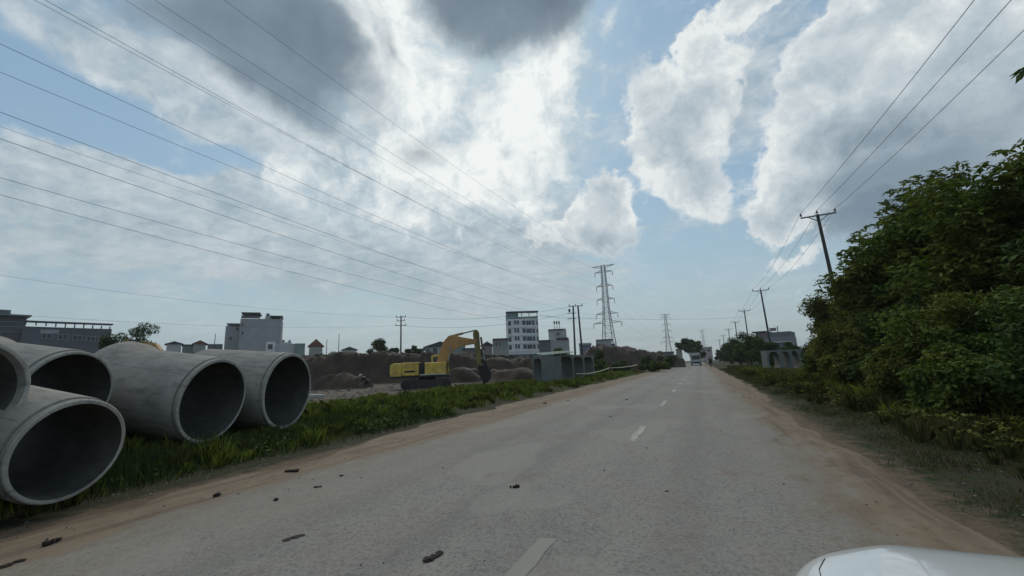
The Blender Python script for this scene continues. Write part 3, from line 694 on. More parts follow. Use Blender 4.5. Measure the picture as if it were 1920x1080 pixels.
    tufts(1300, (2.6, 6.5, 5.5, 50), GY, 0.30, lambda x, y: ss(x, 2.9, 4.8)*.9, 'dry olive grass tufts along the trees of the right verge')
    tufts(500, (3.4, 7.5, 8.5, 60), GR, 0.42, lambda x, y: ss(x, 3.6, 5.0), 'green grass tufts under the trees of the right verge')
    # broad leaved ground cover
    n = 16000; x = -16+9.0*rng.random(n); y = 14*rng.random(n)**1.1
    k = rng.random(n) < ss(-x, 8.0, 8.9)*np.clip(0.35+2.0*vn(x, y, 0.9), 0, 1); x = x[k]; y = y[k]
    P = np.c_[x, y, gz(x, y)+0.02+0.12*rng.random(len(x))]
    V, F = leaves_at(P, 0.10, -0.1, 3, 0.6); o = npmesh('ground_cover', V, F, LEAF3); tag(o, 'dark broad leaved creepers between the pipes and the grass', 'ground cover', kind='stuff')
    n = 15000; x = 3.0+3.0*rng.random(n); y = 4+34*rng.random(n)**1.3
    k = rng.random(n) < ss(x, 3.1, 4.6)*np.clip(0.5+2.0*vn(x, y, 0.9), 0, 1); x = x[k]; y = y[k]
    P = np.c_[x, y, gz(x, y)+0.02+0.20*rng.random(len(x))]
    V, F = leaves_at(P, 0.09, -0.1, 3, 0.6); o = npmesh('ground_cover', V, F, LEAF2); tag(o, 'olive broad leaved weeds under the trees of the right verge', 'ground cover', kind='stuff')
    # weeds beyond the verge, up to the culverts
    for (px, py), s, lab in [((1030, 712), 0.55, 'small weed clump at the foot of the left culvert boxes'), ((700, 770), 0.3, 'tallest grass tuft on the left verge before the excavator'), ((560, 820), 0.3, 'leafy tuft just below the tallest pipe'), ((1190, 700), 0.5, 'weed clump under the right end of the pale hose'), ((880, 735), 0.4, 'reddish green weed clump in front of the excavator bucket')]:
        p = gnd(px, py); lob = sublobes((0, 0, s*0.5), (s*.8, s*.8, s*0.4), 8)+[(0, 0, s*.4, s*.6, s*.6, s*.5)]*3
        P = crown_points(lob, 900); P = P[P[:, 2] > 0]
        V, F = leaves_at(P, s*0.2, 0.0, 1, 0.4)
        o = npmesh('weed_clump', V, F, LEAF if s < 0.5 else LEAF3); o.location = (p[0], p[1], float(gz(p[0], p[1]))); tag(o, lab, 'weeds', 'weed clumps on the left verge')
weeds()

# ------------------------------------------------------------------ clods on the road
def clods():
    MUD = mat('clod_mud', (0.038, 0.024, 0.018), (0.016, 0.012, 0.010), 18, bump=0.8, bscale=40)
    L = [(965, 915, .075, .05, 'reddish brown mud clod near the middle of the left lane'), (813, 1045, .12, .03, 'largest flattened mud clod in the foreground, crumbled along a tyre track'),
         (517, 939, .05, .03, 'small dark clod at the inner edge of the left sand strip'), (407, 931, .07, .04, 'dark clod near the grass beside the nearest pipe'), (597, 914, .06, .025, 'flat clod on the asphalt in line with the tallest pipe'),
         (548, 886, .10, .04, 'long dark clod at the grass edge below the tallest pipe'), (97, 1021, .08, .045, 'dark clod on the sand near the left bottom corner'), (25, 1058, .09, .02, 'flat reddish clod in the left bottom corner'),
         (1250, 922, .035, .008, 'greyish speck of mud right of the centre line'), (1065, 752, .06, .05, 'small dark clod far up the left lane'), (1175, 750, .06, .05, 'small dark clod far up by the centre dashes'),
         (1022, 757, .09, .05, 'dark clod on the far left edge of the asphalt'), (553, 1008, .10, .006, 'thin smear of mud in the left foreground'), (1145, 782, .06, .02, 'flat clod between the centre dashes and left lane'), (640, 893, .05, .02, 'tiny clod beside the flat clod in line with the tallest pipe')]
    for i, (px, py, r, h, lab) in enumerate(L):
        r *= .62; h *= .75; p = gnd(px, py); bm = bmesh.new(); parts = 1 if r < .035 else 4
        if i == 1: parts = 9
        for q in range(parts):
            bmesh.ops.create_icosphere(bm, subdivisions=2, radius=1.0)
        vs_ = list(bm.verts); per = len(vs_)//parts; ang = random.uniform(0, 3)
        if i == 1: ang = R_(70)
        for q in range(parts):
            s = random.uniform(0.35, 0.8) if parts > 1 else 1; t = (q/(max(parts-1, 1))-.5)*2*r
            ox, oy = (math.cos(ang)*t+random.uniform(-.3, .3)*r, math.sin(ang)*t+random.uniform(-.3, .3)*r) if parts > 1 else (0, 0)
            for v in vs_[q*per:(q+1)*per]:
                j = 1+random.uniform(-.25, .25)
                v.co = Vector((v.co.x*r*s*j+ox, v.co.y*r*s*j+oy, v.co.z*h*s*j+h*0.3))
        me = bpy.data.meshes.new('mud_clod'); bm.to_mesh(me); bm.free(); me.materials.append(MUD)
        o = bpy.data.objects.new('mud_clod', me); COL.objects.link(o)
        zz = 0.006 if -6 < p[0] < 1 else 0.02
        o.location = (p[0], p[1], zz); tag(o, lab, 'mud clod', 'mud clods dropped on the road')
    # crumbs: nobody could count them
    n = 420; y = 2+26*rng.random(n)**1.6; x = np.where(rng.random(n) < .55, -6.4+rng.normal(size=n)*.5, np.where(rng.random(n) < .5, 1.7+rng.normal(size=n)*.3, -6+8*rng.random(n)))
    s = 0.004+0.010*rng.random(n)**3*(1+y/14); V = []; F = []
    oc = np.array([(1,0,0), (-1,0,0), (0,1,0), (0,-1,0), (0,0,.7), (0,0,-.3)]); fc = [(0,2,4), (2,1,4), (1,3,4), (3,0,4), (2,0,5), (1,2,5), (3,1,5), (0,3,5)]
    for i in range(n):
        jj = oc*s[i]*(0.7+0.6*rng.random((6, 3))); V.append(jj+np.array([x[i], y[i], 0.008 if -6 < x[i] < 1.1 else .03])); F += [tuple(k+6*i for k in f) for f in fc]
    o = npmesh('crumbs', np.concatenate(V), F, MUD); tag(o, 'crumbs of mud scattered over the road and its sandy edges', 'crumbs', kind='stuff')
    GRV = mat('gravel', (0.26, 0.25, 0.23), (0.14, 0.13, 0.12), 20)
    n = 700; y = 2+20*rng.random(n)**1.4; x = -8.1+rng.normal(size=n)*.35-.5*ss(y, 5, 12); x = np.where(rng.random(n) < .3, 3.0+rng.normal(size=n)*.5, x)
    s = 0.008+0.022*rng.random(n)**3; V = []; F = []; zz = gz(x, y)
    for i in range(n):
        jj = oc*s[i]*(0.7+0.6*rng.random((6, 3))); V.append(jj+np.array([x[i], y[i], zz[i]+.005])); F += [tuple(k+6*i for k in f) for f in fc]
    o = npmesh('gravel', np.concatenate(V), F, GRV); tag(o, 'loose pale stones along the verges', 'gravel', kind='stuff')
clods()

# ------------------------------------------------------------------ power poles on the right
METAL = mat('galvanised', (0.16, 0.17, 0.18), (0.10, 0.105, 0.11), 3, rough=0.6, metal=0.3)
POLEC = mat('pole_concrete', (0.085, 0.085, 0.082), (0.05, 0.05, 0.05), 2.5, bump=0.2)
CER = mat('insulator', (0.06, 0.045, 0.045), (0.04, 0.03, 0.03), 8, rough=0.3)
CABLE = mat('cable', (0.045, 0.047, 0.05), (0.035, 0.036, 0.04), 2, rough=0.6)
def utility_pole(h=12.0, arm=1.15):
    root = empty('utility_pole')
    MB().tube([(0, 0, -0.3), (0, 0, h)], [0.17, 0.10], 14).build('pole', POLEC, root, smooth=40)
    MB().bar((-arm, -.13, h-0.12), (arm, -.13, h-0.12), 0.09, 0.09).build('crossarm', METAL, root)
    for s in (-1, 1):
        MB().bar((s*arm*0.55, -.13, h-0.16), (0, -.13, h-0.62), 0.05, 0.05).build('brace', METAL, root)
    for x, z in ((-arm+0.05, h-0.07), (0.0, h+0.02), (arm-0.05, h-0.07)):
        m = Matrix.Translation((x, -.13 if x else 0, z)) @ Matrix.Rotation(R_(-90), 4, 'Y')
        MB().lathe([(0, 0.001), (0, .02), (.08, .02), (.09, .075), (.13, .06), (.15, .085), (.19, .05), (.21, .07), (.25, .045), (.30, .03), (.30, .001)], m, 12).build('insulator', CER, root, smooth=50)
    return root
pole0 = utility_pole()
pylabs = ['nearest concrete utility pole with three insulators, foot hidden by the right hand trees', 'second utility pole on the right, above the culvert boxes', 'third utility pole on the right, rising from the far hedge',
          'fourth utility pole on the right, half the size of the third', 'fifth, small utility pole above the sloping end of the hedge', 'sixth, tiny utility pole near the road end', 'farthest utility pole at the road end']
polexy = [(9.75, 37.5), (10.2, 76.2), (10.15, 107.1), (10.2, 138.5), (10.4, 171), (10.6, 214), (10.7, 262)]
for i, (x, y) in enumerate(polexy):
    o = pole0 if i == 0 else copy_tree(pole0)
    o.location = (x, y, 0); o.rotation_euler = (0, R_([-2.2, -1.6, 0, 1, 0, 0, 0][i]), R_([4, 2, 0, 3, 0, 0, 0][i]))
    tag(o, pylabs[i], 'utility pole', 'utility poles along the right side')
def wire_pts(a, b, sag, n=20):
    a = np.array(a, float); b = np.array(b, float)
    return [tuple(a+(b-a)*t+np.array([0, 0, -4*sag*t*(1-t)])) for t in np.linspace(0, 1, n)]
for j, (ox, oz) in enumerate(((-1.1, 12.2), (0, 12.3), (1.1, 12.2))):
    mb = MB(); prev = (9.35+ox, -22, oz)
    for i, (x, y) in enumerate(polexy):
        lean = [-0.45, -.33, 0, .2, 0, 0, 0][i]
        cur = (x+ox+lean, y-.1, oz); mb.tube(wire_pts(prev, cur, 1.0 if i == 0 else 0.75), 0.011 if i < 2 else 0.013, 6); prev = cur
    o = mb.build('power_line', CABLE)
    tag(o, ['left', 'middle', 'right'][j]+' one of three wires over the right hand utility poles', 'power line', 'wires over the right hand poles')
o = MB().tube(wire_pts((-30.5, 73.5, 11.2), (10.1, 107.1, 10.4), 0.6), 0.018, 6).build('power_line', CABLE)
tag(o, 'lone wire crossing above the road from the twin pole to the right hand poles', 'power line')

# ------------------------------------------------------------------ transmission pylons and their wires
PYL = mat('pylon_steel', (0.12, 0.125, 0.13), (0.09, 0.095, 0.10), 0.5, rough=0.6)
def pylon():
    root = empty('transmission_pylon'); H = 56.0
    def half(z):   # half width of the body
        if z < 22: return 4.2-(4.2-2.1)*z/22
        if z < 32: return 2.1-(2.1-1.45)*(z-22)/10
        return 1.45-(1.45-0.95)*(z-32)/24
    lv = [0, 7, 13, 18, 22, 25.5, 29, 32, 35, 38, 41, 44, 47, 50, 53, 56]
    for sx in (-1, 1):
        for sy in (-1, 1):
            mb = MB()
            for a, b in zip(lv[:-1], lv[1:]): mb.bar((sx*half(a), sy*half(a), a), (sx*half(b), sy*half(b), b), 0.26 if a < 32 else 0.2)
            mb.build('leg', PYL, root)
    mb = MB()
    for a, b in zip(lv[:-1], lv[1:]):
        ha, hb = half(a), half(b); ca = [(-ha, -ha), (ha, -ha), (ha, ha), (-ha, ha)]; cb = [(-hb, -hb), (hb, -hb), (hb, hb), (-hb, hb)]
        for i in range(4):
            j = (i+1) % 4
            mb.bar((*ca[i], a), (*cb[j], b), 0.10); mb.bar((*ca[j], a), (*cb[i], b), 0.10)
            mb.bar((*cb[i], b), (*cb[j], b), 0.12)
    mb.build('bracing', PYL, root)
    arms = [(55.6, 6.6), (52.0, 5.0), (44.0, 4.4), (36.5, 4.6), (28.5, 5.4), (23.5, 6.8)]
    tips = []
    for z, L in arms:
        for s in (-1, 1):
            h = half(z); mb = MB(); tip = (s*(h+L-1), 0, z+0.1)
            for sy in (-1, 1):
                mb.bar((s*h, sy*h, z), tip, 0.16); mb.bar((s*h, sy*h, z+1.3 if z < 55 else z-1.3), tip, 0.12)
                for t in (.33, .66):
                    p = np.array([s*h, sy*h, z])*(1-t)+np.array(tip)*t; q = np.array([s*h, sy*h, z+(1.3 if z < 55 else -1.3)])*(1-t)+np.array(tip)*t
                    mb.bar(p, q, 0.08)
            mb.build('crossarm', PYL, root); tips.append(tip)
            if z < 55:
                MB().tube([(tip[0], 0, z), (tip[0], 0, z-2.4)], 0.16, 6).build('insulator', CER, root)
    return root, tips
py0, tips = pylon()
pyl = [(-44.4, 235.3, 'nearest and tallest lattice pylon, left of the road with six pairs of arms'), (-32.0, 528.4, 'second lattice pylon, half as tall, between the mound and the umbrella shaped tree'), (9.0, 860, 'third lattice pylon, faint above the bus at the road end')]
for i, (x, y, lab) in enumerate(pyl):
    o = py0 if i == 0 else copy_tree(py0)
    o.location = (x, y, 0); o.rotation_euler = (0, 0, R_([-6, -5, -4][i])); tag(o, lab, 'pylon', 'high voltage pylons left of the road')
if True:
    # wires from the first pylon back over the site to behind the camera
    starts = {(0, 1): [(0, 0)]}
    T = [(x, z) for (x, _, z) in tips]
    # (end pixel at the frame edge, attach tip index, lateral distance of the wire there, label position)
    W = [((420, 0), 1, -50.5), ((290, 0), 3, -52), ((235, 0), 0, -61), ((85, 0), 5, -53), ((65, 0), 2, -60.5), ((0, 82), 7, -53), ((0, 135), 4, -60.5), ((0, 210), 9, -52), ((0, 237), 6, -61), ((0, 260), 11, -51), ((0, 333), 8, -61), ((0, 365), 10, -62)]
    names = ['topmost', 'second highest', 'third highest', 'fourth highest', 'fifth highest', 'sixth highest', 'seventh highest', 'eighth highest', 'ninth highest, faint', 'tenth highest', 'eleventh highest', 'lowest']
    a6 = R_(-6)
    for k, (px, ti, lx) in enumerate(W):
        x, z = T[ti]; ins = 0 if ti < 2 else 2.4
        A = np.array([-44.4+x*math.cos(a6), 235.3+x*math.sin(a6), z-ins])
        d = ray(*px); E = CP+d*(lx/d[0])
        # a parabola that leaves the pylon, sags, passes E and goes on behind the camera
        dirv = (E-A)[:2]; Ln = np.linalg.norm(dirv); full = 330.0; u = dirv/Ln
        s = 9.0; pts = []
        # z(t)=A.z + b t - c t(full-t): choose b so that it passes E
        c = 4*s/full**2; b = (E[2]-A[2]+c*Ln*(full-Ln))/Ln
        for t in np.linspace(0, full, 46):
            pts.append((A[0]+u[0]*t, A[1]+u[1]*t, A[2]+b*t-c*t*(full-t)))
        o = MB().tube(pts, 0.021 if k not in (8,) else 0.015, 6).build('transmission_line', CABLE)
        tag(o, names[k]+' long wire at the left frame edge from the nearest pylon', 'power line', 'high voltage wires over the site')
    for s0 in range(2):
        x0, y0, x1, y1 = pyl[s0][0], pyl[s0][1], pyl[s0+1][0], pyl[s0+1][1]
        for i, (x, z) in enumerate(T):
            ins = 0 if i < 2 else 2.4
            o = MB().tube(wire_pts((x0+x, y0, z-ins), (x1+x, y1, z-ins), 8, 16), 0.02, 5).build('transmission_line', CABLE)
            tag(o, 'fine faint wire strung between the %s pylon' % ['first and second', 'second and third'][s0], 'power line', 'fine wires between the %s pylons' % ['first and second', 'second and third'][s0])
# lower distribution line crossing the site
pa = at(751, 592, 92)
def site_pole(px, ytop, dep, arms, label, twin=False):
    t = at(px, ytop, dep); h = t[2]; root = empty('utility_pole', (t[0], t[1], 0), PSI)
    for dx in ((-0.45, 0.45) if twin else (0,)):
        MB().tube([(dx*1.6, 0, -0.3), (dx, 0, h)], [0.21, 0.14], 12).build('pole', POLEC, root, smooth=40)
    for z, w in arms:
        MB().bar((-w, -.18, h-z), (w, -.18, h-z), 0.13, 0.12).build('crossarm', METAL, root)
        for s in (-1, 0, 1): MB().tube([(s*w*.9, -.18, h-z+.05), (s*w*.9, -.18, h-z+.40)], .07, 6).build('insulator', CER, root)
    tag(root, label, 'utility pole'); return root, t
_, p751 = site_pole(752, 593, 92, [(0.2, 1.1), (1.0, .9), (2.0, 1.2)], 'free standing pole with stacked crossarms behind the excavator')
o2, p1078 = site_pole(1079, 573, 78, [(0.1, 1.3)], 'twin concrete pole standing behind the left culvert boxes', twin=True)
MB().bar((-1.6, -.15, p1078[2]-1.4), (0.0, -.15, p1078[2]-1.4), .12).build('crossarm', METAL, o2)
MB().bar((-1.6, -.15, p1078[2]-2.4), (0.0, -.15, p1078[2]-2.4), .12).build('crossarm', METAL, o2)
MB().box((-1.2, -.15, p1078[2]-.9), (.35, .3, .6)).build('switch_box', METAL, o2, bevel=.03)
for px, dy, lab in (((0, 498), 0, 'lone faint wire low over the left buildings'), ((0, 570), 1, 'lowest faint wire just above the long flat roof')):
    d = ray(*px); E = CP+d*(-75/d[0]); A = np.array([p751[0], p751[1], p751[2]-(0.2+dy*1.8)])
    pts = wire_pts(E+(E-A)*.3, A, 1.6, 30); 
    o = MB().tube(pts, 0.012, 5).build('power_line', CABLE); tag(o, lab, 'power line', 'low wires over the site')
for k, dz in enumerate((0.0, 2.0)):
    o = MB().tube(wire_pts((p751[0], p751[1], p751[2]-dz), (p1078[0]-.3, p1078[1], p1078[2]-dz*.6), 1.4, 24), 0.022, 5).build('power_line', CABLE)
    tag(o, ['upper', 'lower'][k]+' wire between the free standing pole and the twin pole', 'power line', 'low wires over the site')

# ------------------------------------------------------------------ dirt banks of the construction site
DIRT = mat('bank_soil', (0.060, 0.042, 0.029), (0.025, 0.018, 0.013), 0.9, bump=0.9, bscale=3.0, lo=.3, hi=.7)
DIRT2 = mat('mound_soil', (0.070, 0.050, 0.037), (0.034, 0.027, 0.022), 0.8, bump=0.9, bscale=3.0, lo=.3, hi=.7)
def bank(name, tops, dep, thick, m, foot=4.0):
    """tops: photo pixels of the crest"""
    xs = np.array([t[0] for t in tops], float); ys = np.array([t[1] for t in tops], float)
    n = 420; V = []; rows = 34
    for i in range(n):
        px = xs[0]+(xs[-1]-xs[0])*i/(n-1); py = np.interp(px, xs, ys)
        c = at(px, py, dep); h = c[2]+0.5*float(vn(px, 3, 45))+0.28*float(vn(px, 7, 16))
        e = min(i, n-1-i)/(n-1); h *= float(ss(e, -0.002, 0.02))
        for j in range(rows):
            t = j/(rows-1)     # across, from front foot to back foot
            off = -foot + t*(thick+2*foot)
            if t < 0.5: prof = float(ss(off, -foot, 0.6))
            else: prof = float(1-ss(off, thick-0.3, thick+foot))
            q_ = c+F0*off; w = 1.4*float(vn(q_[0], q_[1], 2.7))+.6*float(vn(q_[0], q_[1]+5, .9))
            p = c + F0*(off+w)
            V.append((p[0], p[1], -0.1+(h+0.1)*prof*(1+0.22*float(vn(p[0], p[1], 2.3))+0.16*float(vn(p[0]*1.3, p[1]+9, .8))+0.07*float(vn(p[0]+4, p[1], .35)))))
    i = np.arange(n*rows).reshape(n, rows)
    F = np.c_[i[:-1,:-1].ravel(), i[:-1,1:].ravel(), i[1:,1:].ravel(), i[1:,:-1].ravel()]
    return npmesh(name, V, F, m)
o = bank('earth_bank', [(470, 672), (590, 668), (660, 664), (760, 665), (830, 667), (900, 668), (960, 670), (1010, 671), (1060, 668), (1110, 672)], 62, 5, DIRT, 3.0)
tag(o, 'long dark bank of dug earth behind the excavator', 'earth bank')
o = bank('earth_mound', [(1092, 672), (1108, 656), (1125, 650), (1160, 651), (1195, 650), (1215, 657), (1235, 662), (1250, 672)], 88, 6, DIRT2, 3)
tag(o, 'brown flat topped earth mound below the nearest pylon', 'earth mound')
o = bank('earth_mound', [(1236, 672), (1255, 667), (1275, 671), (1284, 678)], 105, 4, DIRT2, 2)
tag(o, 'small brown earth mound near the road end on the left', 'earth mound')
o = bank('earth_heap', [(588, 716), (605, 706), (640, 700), (668, 704), (690, 715)], 46, 1.5, DIRT, 1.5)
tag(o, 'low dark earth heap beside the crouching worker', 'earth heap')
o = bank('earth_heap', [(905, 700), (925, 690), (960, 692), (1000, 696), (1012, 704)], 47, 2.5, DIRT, 2)
tag(o, 'dark earth heap right of the excavator bucket', 'earth heap')
o = bank('earth_heap', [(830, 706), (850, 694), (880, 693), (900, 704)], 50, 2, DIRT, 1.5)
tag(o, 'dark earth heap behind the excavator bucket', 'earth heap')
GRT = leafmat('bank_green', (0.035, 0.055, 0.02), (0.05, 0.055, 0.025), 0.5, 0.4, 0.1)
P = []
for px in np.linspace(590, 1100, 2600):
    py = np.interp(px, [590, 660, 760, 900, 1010, 1100], [667, 664, 664, 667, 671, 668]); c = at(px, py, 64+rng.random()*3)
    P.append(c+np.array([0, 0, -0.15+0.35*rng.random()*(0.6+vn(px, 1, 12))]))
V, F = leaves_at(np.array(P), 0.4, 0.0, 1, 0.5); o = npmesh('weeds', V, F, GRT); tag(o, 'dark green weeds along the top of the long earth bank', 'weeds', kind='stuff')

def rubble():
    n = 2600; y = 18+60*rng.random(n); x = -17-0.10*y-34*rng.random(n)
    s_ = 0.03+0.20*rng.random(n)**4; zz = gz(x, y)
    oc = np.array([(1,0,0), (-1,0,0), (0,1,0), (0,-1,0), (0,0,.7), (0,0,-.4)]); fc = [(0,2,4), (2,1,4), (1,3,4), (3,0,4), (2,0,5), (1,2,5), (3,1,5), (0,3,5)]
    V = []; F = []
    for i in range(n):
        V.append(oc*s_[i]*(0.6+0.8*rng.random((6, 3)))+np.array([x[i], y[i], zz[i]])); F += [tuple(k+6*i for k in f) for f in fc]
    o = npmesh('rubble', np.concatenate(V), F, mat('rubble', (.15, .125, .10), (.05, .038, .03), .5)); tag(o, 'broken lumps of earth and stone over the construction site', 'rubble', kind='stuff')
rubble()
for (px, yt, dep, w, lab) in ((1482, 640, 62, 46, 'low bush behind the right hand culvert boxes, against the pale stepped building'), (1432, 652, 64, 34, 'low bush left of the right hand culvert boxes'), (1465, 648, 74, 40, 'low bush between the culvert boxes and the pale stepped building')):
    px_tree(px, yt, dep, w, lab, LEAF3, name='bush', cat='bush', nleaf=3500, lsize=0.22, k=16, crown_low=0.02, group=GT)

# ------------------------------------------------------------------ excavator
YEL = mat('digger_yellow', (0.66, 0.46, 0.09), (0.38, 0.25, 0.07), 1.6, rough=0.55, lo=.4, hi=.7)
YELG = mat('digger_shaded_yellow', (0.25, 0.19, 0.06), (0.15, 0.12, 0.05), 1.6, rough=0.7)  # duller yellow, the shadow on the arm is put into its colour
BLK = mat('digger_black', (0.018, 0.018, 0.02), (0.03, 0.028, 0.026), 2, rough=0.6)
STEEL = mat('track_steel', (0.035, 0.032, 0.03), (0.06, 0.05, 0.042), 3, rough=0.7)
GLS = mat('dark_glass', (0.02, 0.025, 0.03), (0.03, 0.035, 0.04), 1, rough=0.1, spec=0.6)
CHR = mat('piston', (0.35, 0.35, 0.36), (0.25, 0.25, 0.26), 2, rough=0.3, metal=0.8)
ORG = mat('digger_boom', (0.50, 0.27, 0.10), (0.34, 0.19, 0.075), 1.4, rough=0.6, lo=.4, hi=.7)
WHT = mat('white_stripe', (0.6, 0.58, 0.52), (0.45, 0.43, 0.38), 2)
def beam(pts, y0, y1):          # outline in x-z
    return MB().prism(pts, y0, y1)
def excavator():
    root = empty('excavator')
    # undercarriage, two tracks
    for yc in (-1.15, 1.15):
        tr = empty('track', (0, yc, 0)); tr.parent = root
        bpy.data.objects.remove(tr)
        pr = []
        for a in range(90, 271, 18): pr.append((-1.75+0.42*math.cos(R_(a)), 0.44+0.42*math.sin(R_(a))))
        for a in range(-90, 91, 18): pr.append((1.75+0.42*math.cos(R_(a)), 0.44+0.42*math.sin(R_(a))))
        t = MB().prism(pr, yc-0.28, yc+0.28)
        L = 3.5; 
        for i in range(22):      # grousers
            for z in (0.012, 0.872): t.box((-1.75+L*(i+.5)/22, yc, z), (0.05, 0.6, 0.05))
        tk = t.build('track', STEEL, root)
        for i in range(6): MB().tube([(-1.4+i*.56, yc-.30, .28), (-1.4+i*.56, yc+.30, .28)], .14, 12).build('roller', BLK, tk)
        for x in (-1.75, 1.75): MB().tube([(x, yc-.31, .44), (x, yc+.31, .44)], .30, 16).build('sprocket', BLK, tk)
    MB().box((0, 0, .62), (1.6, 1.9, .4)).build('chassis', BLK, root, bevel=.04)
    MB().tube([(0, 0, .8), (0, 0, 1.04)], .75, 24).build('slew_ring', BLK, root)
    # house
    MB().box((-0.4, 0, 1.14), (5.0, 2.6, .18)).build('deck', BLK, root, bevel=.03)
    cw = MB().prism([(-3.05, 1.24), (-3.12, 1.6), (-3.08, 2.2), (-2.85, 2.38), (-2.1, 2.38), (-2.1, 1.2), (-2.9, 1.18)], -1.35, 1.35).build('counterweight', YEL, root, bevel=.09)
    MB().box((-1.35, 0, 1.83), (1.46, 2.6, 1.18)).build('engine_cover', YEL, root, bevel=.06)
    MB().box((-.38, -.65, 1.80), (.42, 1.24, 1.12)).build('vent_panel', BLK, root, bevel=.02)
    MB().box((.80, -.82, 1.80), (1.85, .95, 1.12)).build('side_tank', YEL, root, bevel=.06)
    MB().box((.60, -1.32, 1.30), (2.3, .03, .09)).build('stripe', WHT, root)
    MB().box((-1.4, -1.317, 1.62), (.9, .02, .16)).build('lettering_plate', BLK, root)
    MB().tube([(-1.7, .5, 2.4), (-1.7, .5, 2.85), (-1.78, .5, 2.92)], .07, 10).build('exhaust', BLK, root)
    MB().tube([(-2.8, -1.2, 2.38), (-2.8, -1.2, 2.72), (-.3, -1.2, 2.72), (-.3, -1.2, 2.4)], .025, 6).build('handrail', BLK, root)
    # cab on the far side
    cab = MB().prism([(.35, 1.24), (.35, 3.0), (.55, 3.08), (1.5, 3.05), (1.95, 2.1), (1.95, 1.24)], .35, 1.33).build('cab', YEL, root, bevel=.05)
    MB().prism([(.5, 2.0), (.5, 2.9), (1.42, 2.9), (1.75, 2.15), (1.75, 2.0)], .335, .347).build('side_window', GLS, cab)
    MB().prism([(.5, 2.0), (.5, 2.9), (1.42, 2.9), (1.75, 2.15), (1.75, 2.0)], 1.333, 1.345).build('side_window', GLS, cab)
    MB().add([(1.56, .45, 2.97), (1.56, 1.23, 2.97), (1.97, 1.23, 2.12), (1.97, .45, 2.12)], [(0, 1, 2, 3)]).build('windscreen', GLS, cab)
    # boom, cranked
    bo = MB().prism([(.65, 1.5), (1.35, 1.35), (1.80, 2.35), (2.25, 3.25), (2.85, 3.68), (3.5, 3.85), (4.35, 3.98), (4.55, 4.14), (4.45, 4.36), (4.2, 4.42), (3.2, 4.62), (2.6, 4.80), (1.95, 4.78), (1.45, 4.2), (1.0, 2.9)], -.27, .27).build('boom', ORG, root, bevel=.03)
    for y in (-.42, .42):
        MB().tube([(1.75, y, 1.5), (1.95, y, 2.5)], .12, 10).build('lift_cylinder', YELG, root)
        MB().tube([(1.95, y, 2.5), (2.2, y, 3.75)], .06, 8).build('piston_rod', CHR, root)
    MB().tube([(2.05, 0, 4.72), (3.3, 0, 5.0)], .11, 10).build('arm_cylinder', YELG, bo)
    MB().tube([(3.3, 0, 5.0), (4.45, 0, 5.26)], .06, 8).build('piston_rod', BLK, bo)
    st = MB().prism([(4.28, 5.28), (4.62, 5.28), (4.80, 5.0), (4.84, 4.2), (4.92, 2.0), (4.80, 1.85), (4.60, 2.0), (4.30, 4.0), (4.22, 4.9)], -.2, .2).build('arm', YELG, root, bevel=.02)
    MB().tube([(4.95, 0, 4.6), (5.1, 0, 3.4)], .10, 10).build('bucket_cylinder', YELG, st)
    MB().tube([(5.1, 0, 3.4), (5.2, 0, 2.35)], .05, 8).build('piston_rod', CHR, st)
    MB().bar((5.2, 0, 2.35), (5.35, 0, 1.75), .12, .3).bar((5.2, 0, 2.35), (4.8, 0, 2.3), .1, .3).build('linkage', BLK, st)
    # bucket: curved shell with side plates and teeth
    arc = [(4.72, 1.95), (5.45, 1.75), (5.72, 1.3), (5.75, .8), (5.5, .4), (5.1, .25)]
    inn = [(5.12, .31), (5.45, .47), (5.66, .84), (5.64, 1.25), (5.4, 1.65), (4.74, 1.83)]
    bk = MB().prism(arc+inn, -.55, .55); 
    for y in (-.58, .58): bk.prism([(4.66, 1.95), (5.47, 1.77), (5.74, 1.3), (5.77, .8), (5.5, .38), (5.08, .23), (4.75, 1.2)], y-.025, y+.025)
    bk = bk.build('bucket', BLK, root)
    for y in (-.45, -.15, .15, .45): MB().prism([(5.14, .33), (5.12, .22), (4.86, .16)], y-.05, y+.05).build('tooth', STEEL, bk)
    return root
ex = excavator()
pe = at(801, 700, 37.5)
ex.location = (pe[0], pe[1], 0.05); ex.rotation_euler = (0, 0, PSI+R_(7)); ex.scale = (.95, .95, .93)
tag(ex, 'yellow tracked excavator on the site with its boom raised and bucket down to the right', 'excavator', 'excavators on the site')
e2 = copy_tree(ex); p2 = at(330, 700, 41); e2.location = (p2[0], p2[1], 0.35); e2.rotation_euler = (0, 0, PSI+R_(188)); e2.scale = (1, 1, 1)
tag(e2, 'yellow machine almost hidden behind the pipes, only its boom showing by the loose open tree', 'excavator', 'excavators on the site')

# ------------------------------------------------------------------ people
def skin_body(name, verts, edges, rad, m, parent=None, root=0, sub=2):
    me = bpy.data.meshes.new(name); me.from_pydata([Vector(v) for v in verts], edges, []); me.materials.append(m)
    o = bpy.data.objects.new(name, me); COL.objects.link(o)
    if parent is not None: o.parent = parent
    md = o.modifiers.new('skin', 'SKIN'); md.use_smooth_shade = True
    if not me.skin_vertices: me.skin_vertices.new()
    sv = me.skin_vertices[0].data
    for i, r in enumerate(rad): sv[i].radius = (r, r) if not isinstance(r, tuple) else r
    sv[root].use_root = True
    s = o.modifiers.new('sub', 'SUBSURF'); s.levels = sub; s.render_levels = sub
    return o
SKIN = mat('skin', (0.28, 0.17, 0.11), (0.24, 0.14, 0.09), 5, rough=0.6)
CLO = mat('dark_clothes', (0.022, 0.024, 0.032), (0.035, 0.036, 0.045), 3)
TRO = mat('dark_trousers', (0.018, 0.018, 0.022), (0.03, 0.03, 0.034), 3)
HATM = mat('white_hat', (0.62, 0.60, 0.56), (0.5, 0.48, 0.44), 3, rough=.5)
